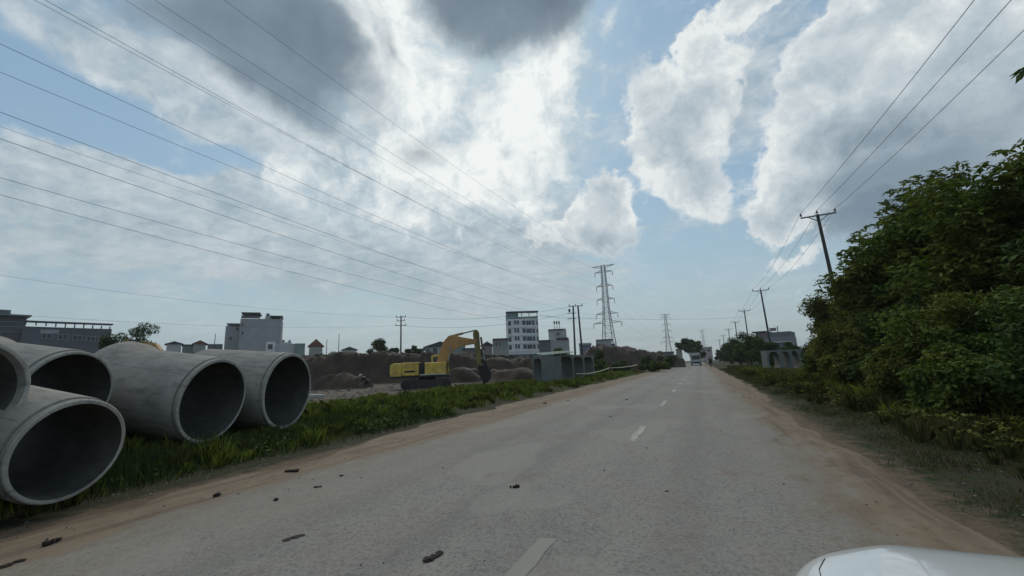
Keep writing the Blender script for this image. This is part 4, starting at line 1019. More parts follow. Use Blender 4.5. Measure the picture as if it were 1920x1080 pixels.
HEL = mat('dark_helmet', (0.03, 0.03, 0.035), (0.04, 0.04, 0.045), 3, rough=.25)
def hand(cx, cy, cz, dx, dz, v, e, r, wrist):
    """palm and five finger chains appended to a body skeleton"""
    i0 = len(v); v.append((cx+dx*.05, cy, cz+dz*.05)); e.append((wrist, i0)); r.append((.030, .018))
    for k, (oy, L) in enumerate(((-.030, .06), (-.010, .075), (.010, .08), (.030, .07), (-.045, .045))):
        a = len(v); st = .085 if k < 4 else .04
        v.append((cx+dx*st, cy+oy, cz+dz*st)); v.append((cx+dx*(st+L), cy+oy*1.1, cz+dz*(st+L)-.02)); e += [(i0, a), (a, a+1)]; r += [.011, .008]
def worker():
    root = empty('person')
    # bending forward to the left (-x), knees bent; continuous body
    v = [(0, 0, .62), (-.10, 0, .78), (-.26, 0, .95), (-.40, 0, 1.04), (-.49, 0, 1.06), (-.57, 0, 1.10), (-.64, 0, 1.13)]
    r = [.15, .14, .16, .13, .06, .095, .08]; e = [(0, 1), (1, 2), (2, 3), (3, 4), (4, 5), (5, 6)]
    for s in (-1, 1):
        a = len(v); v += [(0, s*.11, .58), (-.22-.08*s, s*.14, .42), (-.05-.1*s, s*.13, .10), (-.10-.1*s, s*.13, .045), (-.24-.1*s, s*.14, .035)]
        r += [.10, .07, .045, .045, .035]; e += [(0, a), (a, a+1), (a+1, a+2), (a+2, a+3), (a+3, a+4)]
        b = len(v); v += [(-.38, s*.19, 1.0), (-.42, s*.22, .74), (-.55, s*.18, .55)]; r += [.065, .045, .030]; e += [(3, b), (b, b+1), (b+1, b+2)]
        hand(-.55, s*.18, .55, -.5, -.8, v, e, r, b+2)
    body = skin_body('body', v, e, r, SKIN, root)
    # clothes as shells over the limbs
    v2 = v[:4]; r2 = [.165, .155, .175, .14]; e2 = [(0, 1), (1, 2), (2, 3)]
    for s in (-1, 1):
        b = len(v2); v2 += [(-.38, s*.19, 1.0), (-.42, s*.22, .74), (-.52, s*.19, .60)]; r2 += [.08, .06, .05]; e2 += [(3, b), (b, b+1), (b+1, b+2)]
    skin_body('jacket', v2, e2, r2, CLO, root)
    v3 = [(0, 0, .62)]; r3 = [.165]; e3 = []
    for s in (-1, 1):
        a = len(v3); v3 += [(0, s*.11, .58), (-.22-.08*s, s*.14, .42), (-.05-.1*s, s*.13, .10)]; r3 += [.115, .085, .065]; e3 += [(0, a), (a, a+1), (a+1, a+2)]
    skin_body('trousers', v3, e3, r3, TRO, root)
    for s in (-1, 1): MB().box((-.16-.1*s, s*.135, .04), (.27, .10, .08)).build('boot', BLK, root, bevel=.03)
    m = Matrix.Translation((-.60, 0, 1.17)) @ Matrix.Rotation(R_(-115), 4, 'Y')
    MB().lathe([(0, .23), (.015, .23), (.02, .13), (.06, .125), (.11, .09), (.13, .03), (.131, .001)], m, 20).build('hat', HATM, root, smooth=60)
    return root
wk = worker(); pw_ = at(688, 710, 44); wk.location = (pw_[0], pw_[1], float(gz(pw_[0], pw_[1]))+.0); wk.rotation_euler = (0, 0, PSI)
wk.scale = (1.12, 1.12, 1.12)
tag(wk, 'worker in dark clothes and pale hat bending forward beside the excavator', 'person')

RUB = mat('rubber', (0.02, 0.02, 0.02), (0.03, 0.03, 0.028), 4)
RED = mat('red_plastic', (0.10, 0.02, 0.02), (0.08, 0.018, 0.018), 3, rough=.4)
def motorbike():
    root = empty('motorbike')
    for y, nm in ((-.62, 'rear'), (.62, 'front')):
        m = Matrix.Translation((0, y, .30)) @ Matrix.Rotation(0, 4, 'X')
        w = MB().lathe([(-.05, .25), (-.06, .28), (0, .31), (.06, .28), (.05, .25), (0, .24)], m, 24, closed=True).build('wheel', RUB, root, smooth=40)
        MB().lathe([(-.02, .245), (.02, .245), (.02, .21), (-.02, .21)], m, 24, closed=True).tube([(-.08, y, .3), (.08, y, .3)], .035, 8).build('rim', METAL, w)
    MB().prism([(-.12, .35), (.12, .35), (.14, .62), (.09, .78), (-.09, .78), (-.14, .62)], -.75, -.1).build('rear_body', RED, root, bevel=.03)
    MB().prism([(-.10, .25), (.10, .25), (.10, .55), (-.10, .55)], -.25, .35).build('engine', BLK, root, bevel=.03)
    MB().box((0, -.35, .82), (.26, .75, .10)).build('seat', BLK, root, bevel=.04)
    MB().prism([(-.16, .4), (.16, .4), (.18, .75), (.1, 1.0), (-.1, 1.0), (-.18, .75)], .38, .48).build('leg_shield', RED, root, bevel=.02)
    MB().tube([(0, .66, .3), (0, .45, .95), (0, .40, 1.05)], .04, 8).build('fork', METAL, root)
    hb = MB().tube([(-.34, .28, 1.04), (-.12, .40, 1.06), (.12, .40, 1.06), (.34, .28, 1.04)], .018, 6).build('handlebar', BLK, root)
    for s in (-1, 1):
        mi = MB().tube([(s*.25, .34, 1.06), (s*.30, .36, 1.28)], .008, 5).build('mirror', BLK, hb); MB().box((s*.31, .36, 1.31), (.12, .02, .07)).build('mirror_glass', GLS, mi) if False else None
    MB().box((0, -.79, .70), (.14, .04, .07)).build('tail_lamp', mat('tail_red', (.25, .02, .02)), root, bevel=.01)
    MB().box((0, -.82, .52), (.19, .012, .14)).build('number_plate', WHT, root)
    MB().tube([(.17, .0, .28), (.19, -.8, .36)], .04, 8).build('exhaust', CHR, root)
    return root
mb_ = motorbike(); pm = gnd(1333, 688); mpos = (pm[0], pm[1]); mb_.location = (mpos[0], mpos[1], .01); mb_.rotation_euler = (0, 0, 0)
mb_.scale = (1.22, 1.22, 1.22)
tag(mb_, 'small dark motorbike riding away in the right lane', 'motorbike')
def rider():
    root = empty('person')
    v = [(0, -.35, .95), (0, -.36, 1.12), (0, -.32, 1.30), (0, -.29, 1.42), (0, -.27, 1.50), (0, -.25, 1.58), (0, -.24, 1.67)]
    r = [.15, .14, .17, .12, .06, .09, .08]; e = [(0, 1), (1, 2), (2, 3), (3, 4), (4, 5), (5, 6)]
    for s in (-1, 1):
        a = len(v); v += [(s*.12, -.30, .90), (s*.22, .12, .82), (s*.20, .05, .40), (s*.20, .08, .34), (s*.20, .2, .33)]; r += [.10, .075, .05, .045, .035]
        e += [(0, a), (a, a+1), (a+1, a+2), (a+2, a+3), (a+3, a+4)]
        b = len(v); v += [(s*.21, -.29, 1.38), (s*.30, -.12, 1.18), (s*.32, .16, 1.08)]; r += [.07, .05, .032]; e += [(3, b), (b, b+1), (b+1, b+2)]
        i0 = len(v); v.append((s*.33, .24, 1.075)); e.append((b+2, i0)); r.append((.03, .018))
        for k in range(5):
            q = len(v); ox = (-.036+.018*k); v += [(s*.33+ox, .29, 1.08), (s*.33+ox, .31, 1.05)]; e += [(i0, q), (q, q+1)]; r += [.010, .008]
    skin_body('body', v, e, r, SKIN, root)
    v2 = v[:4]; r2 = [.17, .165, .19, .14]; e2 = [(0, 1), (1, 2), (2, 3)]
    for s in (-1, 1):
        b = len(v2); v2 += [(s*.21, -.29, 1.38), (s*.30, -.12, 1.18), (s*.32, .14, 1.08)]; r2 += [.09, .07, .05]; e2 += [(3, b), (b, b+1), (b+1, b+2)]
    skin_body('jacket', v2, e2, r2, CLO, root)
    v3 = [(0, -.35, .95)]; r3 = [.17]; e3 = []
    for s in (-1, 1):
        a = len(v3); v3 += [(s*.12, -.30, .90), (s*.22, .12, .82), (s*.20, .05, .42)]; r3 += [.12, .09, .065]; e3 += [(0, a), (a, a+1), (a+1, a+2)]
    skin_body('trousers', v3, e3, r3, TRO, root)
    for s in (-1, 1): MB().box((s*.20, .15, .33), (.10, .27, .08)).build('shoe', BLK, root, bevel=.03)
    m = Matrix.Translation((0, -.25, 1.57)) @ Matrix.Rotation(R_(-90), 4, 'Y')
    MB().lathe([(-.03, .12), (.03, .135), (.09, .13), (.15, .09), (.18, .03), (.181, .001)], m, 20).build('helmet', HEL, root, smooth=60)
    return root
rd = rider(); rd.location = mb_.location; rd.scale = (1.22, 1.22, 1.22); tag(rd, 'rider in dark clothes and dark helmet seen from behind on the motorbike', 'person')
bag = MB().box((0, 0, 0), (.62, .5, .45)).build('cargo_bag', mat('bag', (.05, .045, .035), (.03, .028, .024), 4), bevel=.08, smooth=True)
bag.location = (mpos[0], mpos[1]-.82, 1.28); tag(bag, 'dark bulky bag strapped on the back of the motorbike', 'bag')

# ------------------------------------------------------------------ road vehicles far ahead
def bus():
    root = empty('bus'); W_, H_, L_ = 2.5, 3.2, 9.0; PW = mat('bus_paint', (.42, .43, .44), (.36, .37, .38), 1, rough=.4)
    b = MB().prism([(-1.25, .45), (1.25, .45), (1.25, 2.9), (1.1, 3.2), (-1.1, 3.2), (-1.25, 2.9)], 0, L_).build('body', PW, root, bevel=.08)
    MB().box((0, -.02, 2.05), (2.2, .06, 1.0)).build('windscreen', GLS, root, bevel=.02)
    MB().box((0, -.03, .80), (2.3, .08, .38)).build('grille', BLK, root, bevel=.02)
    MB().box((0, -.05, .48), (2.45, .2, .22)).build('bumper', PW, root, bevel=.04)
    for s in (-1, 1):
        MB().box((s*.95, -.06, 1.15), (.34, .06, .2)).build('headlight', CHR, root, bevel=.03)
        m = MB().bar((s*1.25, -.02, 2.6), (s*1.5, -.15, 2.5), .05).build('mirror', BLK, root); MB().box((s*1.52, -.18, 2.3), (.14, .08, .4)).build('mirror_glass', BLK, m)
        for i in range(5): MB().box((s*1.252, 1.4+i*1.6, 2.15), (.03, 1.4, .9)).build('window', GLS, root)
        for y in (1.6, 6.8):
            m = Matrix.Translation((s*1.12, y, .48)); w = MB().lathe([(-.14, .3), (-.14, .46), (.14, .46), (.14, .3)], m, 20, closed=True).build('wheel', RUB, root); MB().tube([(s*1.12-.1, y, .48), (s*1.12+.1, y, .48)], .30, 16).build('rim', METAL, w)
    return root
b_ = bus(); pb = at(1305.5, 680, 122); b_.location = (pb[0], pb[1], 0.01); b_.rotation_euler = (0, 0, R_(1.5)); b_.scale = (.96, 1, 1.12)
tag(b_, 'pale grey bus with dark windscreen coming towards us at the road end', 'bus')
def far_car(px, dep, c, lab):
    root = empty('car'); P_ = mat('paint_'+lab[:4], c, tuple(x*.8 for x in c), 1, rough=.35)
    bd = MB().prism([(0, .35), (0, .8), (.9, .95), (1.5, 1.4), (3.0, 1.42), (3.8, .98), (4.2, .9), (4.25, .4)], -.85, .85, Matrix.Rotation(R_(90), 4, 'Z')).build('body', P_, root, bevel=.07)
    MB().prism([(.98, 1.0), (1.45, 1.34), (1.42, 1.36), (.93, 1.02)], -.7, .7, Matrix.Rotation(R_(90), 4, 'Z')).build('windscreen', GLS, root)
    for x in (-.78, .78):
        for y in (.8, 3.4): MB().lathe([(-.1, .2), (-.1, .32), (.1, .32), (.1, .2)], Matrix.Translation((x, y, .32)), 16, closed=True).build('wheel', RUB, root)
        MB().box((x*.75, -.01, .68), (.3, .04, .14)).build('headlight', CHR, root)
    p = at(px, 680, dep); root.location = (p[0], p[1], 0.01); tag(root, lab, 'car', 'cars far up the road'); return root
far_car(1331, 190, (.35, .33, .34), 'pale tiny car beyond the motorbike at the road end')
far_car(1322, 240, (.12, .11, .13), 'dark tiny car beside the bus at the road end')

# ------------------------------------------------------------------ precast culverts
def culvert_unit(w, h, d, wall, opening='egg'):
    """frame standing up: outer box, one opening with arched top, along local y"""
    n = 28; out = []; inn = []
    hw, iw = w/2, w/2-wall
    for k in range(n):
        a = 2*math.pi*k/n
        if opening == 'egg':
            e = 2.6
            cx = iw*math.copysign(abs(math.cos(a))**(2/e), math.cos(a)); cz = h/2+(h/2-wall)*math.copysign(abs(math.sin(a))**(2/e), math.sin(a))
        else:
            e = 5
            cx = iw*math.copysign(abs(math.cos(a))**(2/e), math.cos(a)); cz = h/2+(h/2-wall)*math.copysign(abs(math.sin(a))**(2/e), math.sin(a))
        inn.append((cx, cz))
        c, s = math.cos(a), math.sin(a); t = min(hw/abs(c) if abs(c) > 1e-6 else 1e9, (h/2)/abs(s) if abs(s) > 1e-6 else 1e9)
        out.append((c*t, h/2+s*t))
    # put exact corners in
    for sx in (-1, 1):
        for sz in (-1, 1):
            j = min(range(n), key=lambda q: (out[q][0]-sx*hw)**2+(out[q][1]-(h/2+sz*h/2))**2); out[j] = (sx*hw, h/2+sz*h/2)
    P = [(x, -d/2, z) for x, z in out]+[(x, -d/2, z) for x, z in inn]+[(x, d/2, z) for x, z in out]+[(x, d/2, z) for x, z in inn]
    F = []
    for k in range(n):
        j = (k+1) % n
        F += [(k, j, n+j, n+k), (2*n+k, 3*n+k, 3*n+j, 2*n+j), (k, 2*n+k, 2*n+j, j), (n+k, n+j, 3*n+j, 3*n+k)]
    return MB().add(P, F)
dr = 47.0
for i, (px, w, lab) in enumerate([(1449, 1.42, 'leftmost of the right hand culvert boxes, light grey with an oval opening'), (1471.5, 1.20, 'middle one of the right hand culvert boxes, narrow oval opening'), (1487, 1.20, 'third of the right hand culvert boxes from the left, with a pale rim'), (1508, 1.45, 'right hand culvert box farthest to the right, half behind the bushes')]):
    p = at(px, 690, dr); o = culvert_unit(w, 2.25, 1.5, .17).build('culvert_box', CONC2, smooth=30); o.location = (p[0], p[1], .02); o.rotation_euler = (0, 0, R_(4)+PSI*.4)
    tag(o, lab, 'culvert', 'culvert boxes on the right verge')
for i, (px, dep, w, lab) in enumerate([(1026, 39.5, 2.1, 'nearest of the left hand culvert boxes, blank side wall towards us'), (1051, 42.5, 1.9, 'left hand culvert box under the green sheet roof'), (1073, 46.0, 1.9, 'left hand culvert box with a clear square opening right of the green sheet'), (1093, 50.0, 1.9, 'farthest of the left hand culvert boxes, before the dark bush')]):
    p = at(px, 700, dep); o = culvert_unit(w, 2.55 if i else 2.4, 1.9, .2, 'sq').build('culvert_box', CONC2, smooth=30); o.location = (p[0], p[1], .03); o.rotation_euler = (0, 0, (PSI+R_(38)) if i else PSI+R_(112))
    tag(o, lab, 'culvert', 'culvert boxes on the left verge')
GSH = mat('green_sheet', (.14, .24, .20), (.10, .18, .15), 1.5, rough=.6)
PALE = mat('pale_sheet', (.45, .47, .46), (.36, .38, .37), 1.5, rough=.6)
pg = at(1042, 662, 41); o = MB()
for k in range(16): o.bar((-1.6+k*.2, -1.1, .03*(k % 2)), (-1.6+k*.2, 1.1, .03*(k % 2)+.12), .21, .02)
o = o.build('roof_sheet', GSH); o.location = (pg[0], pg[1], 2.70); o.rotation_euler = (R_(3), R_(-3), PSI+R_(20)); tag(o, 'pale green corrugated sheet lying over the left hand culvert boxes', 'roof sheet')

# pale hose / barrier pipe sagging between stakes
HOSE = mat('pale_hose', (.50, .50, .30), (.42, .42, .26), 2, rough=.5)
STK = mat('stake_red', (.25, .05, .035), (.18, .04, .03), 4)
pts = [(1080, 701, 44), (1100, 701, 45), (1118, 698, 47), (1132, 694, 49), (1142, 690, 51)]
o = MB().tube([tuple(at(*p)) for p in pts], .055, 8).build('barrier_pipe', HOSE, smooth=True); tag(o, 'nearer pale yellow pipe sagging beside the left hand culvert boxes', 'barrier pipe', 'pale pipes strung along the left verge')
pts = [(1146, 690, 52), (1165, 689, 54), (1182, 687, 56), (1194, 684, 58)]
o = MB().tube([tuple(at(*p)) for p in pts], .055, 8).build('barrier_pipe', HOSE, smooth=True); tag(o, 'farther pale yellow pipe between the two leaning stakes', 'barrier pipe', 'pale pipes strung along the left verge')
for px, py, dep, lab in ((1144, 688, 51.5, 'reddish stake where the two pale pipes meet'), (1195, 680, 58.2, 'reddish stake at the far end of the pale pipes'), (1079, 698, 43.8, 'short stake at the near end of the pale pipe')):
    t = at(px, py, dep); o = MB().tube([(0, 0, -.1), (.02, 0, t[2]+.1)], .045, 8).build('stake', STK); o.location = (t[0], t[1], 0); tag(o, lab, 'stake', 'stakes along the left verge')
# concrete pieces lying on the site
SL = mat('slab_pale', (.42, .41, .38), (.33, .32, .30), 3, bump=.2)
for px, py, w, h, d, rz, lab in ((593, 746, 1.0, .22, .35, 0, 'short pale concrete block beside the tallest pipe'), (878, 716, 2.0, .35, .8, 0, 'pale concrete slab between the excavator tracks and its bucket'), (955, 706, 1.5, .15, .9, 20, 'flat pale slab on the earth right of the bucket'), (962, 716, .8, .12, .5, -10, 'smaller pale slab below the flat one'), (884, 693, 1.1, .08, .3, 0, 'thin pale board on the heap behind the bucket'), (1000, 712, .5, .3, .5, 0, 'small pale block near the nearest left culvert box')):
    p = gnd(px, py, .1); 
    if lab.startswith('thin'): p = at(px, py, 48.5)
    o = MB().box((0, 0, h/2), (w, d, h)).build('concrete_slab', SL, bevel=min(.03, h*.2)); o.location = (p[0], p[1], float(gz(p[0], p[1])) if not lab.startswith('thin') else p[2]); o.rotation_euler = (R_(3), R_(2), PSI+R_(rz)); tag(o, lab, 'concrete slab', 'pale slabs on the site')

# ------------------------------------------------------------------ buildings
WIN = mat('window_dark', (.035, .045, .055), (.05, .06, .07), .3, rough=.25, spec=.4)
FRM = mat('window_frame', (.32, .32, .33), (.26, .26, .27), 1)
ROOFD = mat('roof_dark', (.06, .062, .07), (.045, .046, .05), .5, rough=.7)
ROOFR = mat('roof_red', (.19, .075, .05), (.13, .055, .04), 1.0)
def wallm(name, c): return mat('wall_'+name, c, tuple(x*.82 for x in c), .25, detail=8)
class Bld:
    """a house whose front is square to the direction PSI; x and z in metres from its lower left front corner"""
    def __init__(s, name, x0, x1, dep, rz=0.0):
        pc = at((x0+x1)/2, 690, dep); phi = math.atan((960-(x0+x1)/2)/FPX); s.k = dep/FPX*math.cos(phi)*1.0; s.x0 = x0; s.xm = (x0+x1)/2; s.dep = dep
        s.root = empty(name, (pc[0], pc[1], 0), PSI+phi+R_(rz)); s.mats = {}
    def X(s, px): return (px-s.xm)*s.k
    def Z(s, px, py): return float(at(px, py, s.dep)[2])
    def box(s, name, x0, x1, y0, y1, front, back, m, parent=None, bevel=0):
        """photo pixel box: y0 top, y1 bottom (None = ground)"""
        xa, xb = s.X(x0), s.X(x1); za = s.Z((x0+x1)/2, y0); zb = -0.3 if y1 is None else s.Z((x0+x1)/2, y1)
        return MB().box(((xa+xb)/2, (front+back)/2, (za+zb)/2), (xb-xa, back-front, za-zb)).build(name, m, parent or s.root, bevel=bevel)
    def win(s, x0, x1, y0, y1, panes=2, front=0.0, frame=True):
        xa, xb = s.X(x0), s.X(x1); za = s.Z((x0+x1)/2, y0); zb = s.Z((x0+x1)/2, y1)
        f = MB(); t = .10
        f.box(((xa+xb)/2, front-.05, za+t/2), (xb-xa+2*t, .12, t)); f.box(((xa+xb)/2, front-.05, zb-t/2), (xb-xa+2*t, .12, t))
        for i in range(panes+1): f.box((xa+(xb-xa)*i/panes, front-.05, (za+zb)/2), (t, .12, za-zb))
        o = f.build('window', FRM, s.root)
        MB().box(((xa+xb)/2, front-.012, (za+zb)/2), (xb-xa, .02, za-zb)).build('pane', WIN, o)
    def gable(s, x0, x1, ytop, yeave, front, back, m, over=.4):
        xa, xb = s.X(x0)-over, s.X(x1)+over; zt = s.Z((x0+x1)/2, ytop); ze = s.Z((x0+x1)/2, yeave)
        return MB().prism([(xa, ze), (xb, ze), ((xa+xb)/2, zt)], front-over, back+over).build('roof', m, s.root)
    def done(s, label, group='houses beyond the site', cat='building'): tag(s.root, label, cat, group); return s.root

def town():
    G_ = wallm('grey', (.36, .355, .36)); Wt = wallm('white', (.72, .71, .70)); LG = wallm('lightgrey', (.46, .455, .45)); GN = wallm('greenish', (.24, .30, .28)); PK = wallm('pink', (.36, .29, .29)); DG = wallm('darkgrey', (.13, .135, .15)); TL = wallm('teal', (.22, .29, .30)); BE = wallm('beige', (.34, .32, .29)); BL = wallm('blue', (.17, .19, .24))
    # five storey white block
    b = Bld('apartment_block', 955, 1013, 175, rz=6)
    b.box('wall', 955, 1013, 597, 664, 0, 12, Wt); b.box('base', 955.5, 1012.5, 664, None, .3, 12, BL)
    b.box('parapet', 975, 1013, 593, 597, 0, 1.0, GN)
    b.box('stair_tower', 954.5, 976, 585.5, 597, 0, 9, TL)
    b.box('roof_slab', 953, 1014, 583.5, 585.5, -.8, 3, ROOFD); 
    for px in (982, 996, 1011): b.box('column', px, px+1.2, 585.5, 593, 0, .4, TL)
    for i, y in enumerate((600, 615, 630, 645)):
        b.box('side_strip', 956, 961.5, y+2, y+11, -.05, 0, TL); b.win(957, 961.2, y+2.5, y+10, 1, front=-.05)
        b.win(968, 971.2, y+1, y+8, 1); b.win(973, 976.5, y+1, y+8, 1)
        b.win(983, 989, y+1, y+8.5, 1); b.win(990.5, 1000, y+1, y+8.5, 2); b.win(1001.5, 1006, y+1, y+8.5, 1); b.win(1009.5, 1012.2, y+1, y+8.5, 1)
        b.box('ledge', 954.6, 1013.4, y+13, y+14, -.25, 0, Wt)
    b.done('white five storey block with rows of dark windows and an open roof terrace')
    # big grey plain block
    b = Bld('apartment_block', 445, 524, 140, rz=-4)
    b.box('wall', 445, 524, 598, None, 0, 13, G_); b.box('pillar', 520, 524.5, 594, 598, 0, 3, G_); b.box('stair_head', 490, 502, 591, 598, 2, 8, LG)
    for x0, x1, y0, y1 in ((446, 481, 587.5, 589.5), (500, 525, 591, 593)): b.box('canopy', x0, x1, y0, y1, -.6, 8, ROOFD)
    for px in (447, 462, 479, 503, 521): b.box('post', px, px+1, 590, 598, .2, .5, ROOFD)
    b.box('parapet', 446, 481, 593.5, 598, 0, .3, DG)
    tk = b.box('water_tank', 491, 498, 585, 590.5, 3, 4.6, DG, bevel=.3)
    b.win(449, 452.5, 624, 629, 1); b.win(448, 451, 608, 612, 1)
    b.done('large plain grey block with canopies and a water tank on its roof')
    b = Bld('apartment_block', 417, 445, 141, rz=-4)
    b.box('wall', 417, 444.8, 612, None, 0, 9, G_); b.box('roof_slab', 418.5, 444.6, 606.5, 608, -.5, 8, LG)
    for px in (419.5, 431, 441): b.box('post', px, px+.8, 608, 612, .3, .6, LG)
    b.win(437, 441, 613, 619, 1); b.win(426, 430, 632, 637, 1)
    b.done('lower grey block leaning against the large plain grey block')
    # small white house
    b = Bld('house', 498, 570, 118, rz=3)
    b.box('wall', 498, 514, 642, None, 0, 6, Wt); b.box('annex', 514, 570, 644, None, .5, 7, LG); b.win(501, 509, 647, 655, 2)
    b.box('shutter_wall', 551, 570.4, 643, None, .1, 2, GN)
    for px in (527, 539): b.box('water_tank', px, px+4.5, 636.5, 641, 2, 3, DG, bevel=.2)
    b.box('tank_stand', 524, 545, 641, 644, 1.8, 3.2, LG)
    b.done('low white house with a small window, in front of the large grey block')
    # red gables
    b = Bld('house', 576, 605, 150); b.box('wall', 578, 603, 650, None, 0, 6, BE); b.gable(577, 604, 635.5, 649.5, 0, 6, ROOFR); b.done('house with a steep red gable roof')
    b = Bld('house', 357, 384, 130); b.box('wall', 359, 382, 645, None, 0, 7, BE); b.gable(358, 383, 638, 645, 0, 7, ROOFR); b.box('shed', 386, 415, 644, None, 0, 4, DG); b.done('house with a flat orange red gable left of the grey block')
    b = Bld('house', 306, 338, 125); b.box('wall', 308, 336, 645, None, 0, 7, LG); b.gable(307, 337, 640, 645, 0, 7, ROOFD); b.done('low house with a dark bluish roof right of the loose open tree')
    b = Bld('house', 338, 360, 135); b.box('wall', 338, 360, 648, None, 0, 7, GN); b.box('roof', 337, 361, 646, 648, -.4, 7.4, ROOFD); b.done('low greenish shed between two gabled houses')
    # long unfinished concrete building at the left
    b = Bld('unfinished_building', 36, 205, 84, rz=5)
    b.box('wall', 36, 205, 615, None, 0, 9, DG); b.box('light_panel', 66, 100, 621, 628, -.03, 0, G_)
    b.box('roof_slab', 34, 206, 605, 606.8, -.6, 1.6, DG)
    for px in range(38, 205, 18): b.box('column', px, px+2.0, 606.8, 615, .2, .7, DG)
    for px in (70, 100, 128, 155, 180): b.win(px, px+18, 629, 637, 2)
    b.done('long grey unfinished building with an open colonnade under its flat roof')
    b = Bld('house', -60, 36, 80, rz=5)
    b.box('wall', -60, 36, 597, None, 0, 9, DG); b.box('roof_slab', -66, 44, 590, 592.5, -1.2, 9.5, GN); b.box('parapet', -60, 35.5, 592.5, 597, .02, 8.9, DG)
    b.box('stair_head', -20, 5, 579, 590, 2, 6, DG)
    for y in (603, 612, 622): b.box('ledge', -60, 36.5, y, y+1, -.12, 0, G_)
    b.done('taller dark house with a projecting roof slab at the left edge')
    # houses behind the excavator
    b = Bld('house', 795, 856, 120); b.box('wall', 797, 853, 650, None, 0, 9, LG); b.gable(796, 856, 640, 650, 0, 9, ROOFD); b.win(800, 806, 655, 663, 1); b.win(812, 820, 653, 664, 1); b.done('long low house with a dark roof behind the excavator cab')
    b = Bld('house', 760, 797, 125); b.box('wall', 762, 795, 656, None, 0, 7, GN); b.box('roof', 760, 797, 654, 656, -.4, 7.4, ROOFD); b.win(778, 784, 658, 665, 1); b.done('low greenish house left of the excavator cab')
    b = Bld('house', 838, 873, 110); b.box('wall', 838, 873, 647, None, 0, 7, GN); b.box('roof', 837, 874, 645.5, 647, -.3, 7, ROOFD); b.win(848, 853, 650, 656, 1); b.done('greenish flat roofed house seen under the raised boom')
    b = Bld('house', 866, 898, 108); b.box('wall', 868, 897, 654, None, 0, 6, wallm('brownish', (.18, .16, .15))); b.box('roof', 867, 898, 652.5, 654, -.3, 6, ROOFD); b.box('light_panel', 868.5, 877, 666, 680, -.03, 0, Wt); b.done('brownish house with a white panel beside the excavator arm')
    b = Bld('house', 903, 925, 135); b.box('wall', 905, 924, 648, None, 0, 7, PK); b.gable(904, 925, 640, 648, 0, 7, ROOFD); b.win(908, 911, 652, 658, 1); b.done('pinkish gabled house right of the excavator arm')
    b = Bld('house', 925, 953, 130, rz=-3); b.box('wall', 925, 953, 637, None, 0, 7, BE); b.box('roof_slab', 926, 954, 634.5, 637, -.5, 7.5, ROOFD); b.win(930.5, 934, 642, 648, 1); b.win(937.5, 940, 642, 649, 1); b.box('side_panel', 941, 953, 640, 655, -.03, 0, GN); b.done('beige two storey house with a flat roof beside the white five storey block')
    b = Bld('house', 1012, 1034, 150); b.box('wall', 1013, 1034, 640, None, 0, 7, DG); b.box('roof', 1012, 1035, 637.5, 640, -.3, 7, ROOFD); b.win(1017, 1021, 645, 651, 1); b.done('dark low house right of the white five storey block')
    b = Bld('house', 1028, 1070, 150, rz=3); b.box('wall', 1034, 1070, 637, None, 0, 8, G_); b.box('upper_floor', 1033, 1066, 618, 637, .6, 7, LG); b.box('cornice', 1032.5, 1060, 616.5, 618.5, .2, 7.2, DG); b.box('ledge', 1047, 1069, 633, 637, -.4, .6, ROOFD)
    for px, y in ((1044, 602), (1049, 603.5), (1054, 603)): b.box('roof_post', px, px+1, y, 617, 2, 2.3, ROOFR)
    for px in (1044, 1048.5, 1053): b.box('roof_drum', px-.8, px+2, 601, 606, 1.6, 2.6, mat('drum', (.22, .14, .13)))
    b.box('water_tank', 1060, 1065.5, 615, 621, 1.5, 2.8, DG, bevel=.2); b.win(1047, 1053, 624, 628, 2)
    b.done('grey tower house with reddish posts and a dark tank on its roof')
    b = Bld('house', 1088, 1112, 120); b.box('wall', 1089, 1111, 646, None, 0, 7, BL); b.box('roof_slab', 1088, 1112, 643, 646, -.4, 7, LG); b.done('bluish low house right of the twin pole')
    b = Bld('house', 1121, 1153, 125); b.box('wall', 1121, 1150, 637, None, 0, 7, G_); b.box('roof', 1122, 1152, 636, 637.5, -.2, 7, ROOFD); b.box('side_block', 1150, 1157, 644, None, .5, 6, DG); b.done('grey flat box house at the foot of the nearest pylon')
    b = Bld('house', 1270, 1283, 150); b.box('wall', 1271, 1282, 655, None, 0, 6, BE); b.box('roof', 1270, 1283, 654, 655, -.3, 6, ROOFR); b.done('tiny ochre house under the umbrella shaped tree')
    b = Bld('house', 1316, 1340, 320); b.box('wall', 1317, 1339, 652, None, 0, 9, PK); b.box('roof', 1316, 1340, 650, 652, -.5, 9, LG); b.win(1320, 1326, 655, 659, 2); b.win(1330, 1336, 655, 659, 2); b.done('distant pinkish building closing the road')
    b = Bld('house', 1238, 1266, 220); b.box('wall', 1238, 1266, 661, None, 0, 9, DG); b.box('roof', 1237, 1267, 659.5, 661, -.5, 9, ROOFD); b.done('distant dark shed below the second pylon')
    b = Bld('house', 640, 668, 170); b.box('wall', 641, 667, 656, None, 0, 9, LG); b.gable(640, 668, 650, 656, 0, 9, ROOFD); b.done('far low house on the skyline above the earth bank')
    # right hand building behind the hedge
    G_ = wallm('g2', (.17, .175, .19)); LG = wallm('l2', (.22, .225, .23)); PK = wallm('p2', (.27, .21, .22)); b = Bld('workshop', 1418, 1492, 105, rz=-8)
    b.box('wall', 1420, 1490, 632, None, 0, 10, LG); b.box('upper_floor', 1448, 1490, 622, 632, 1, 9, G_); b.box('roof_slab', 1418, 1446, 620, 622, 0, 9, DG); b.box('upper_wall', 1424, 1446, 622, 632, .8, 8, PK)
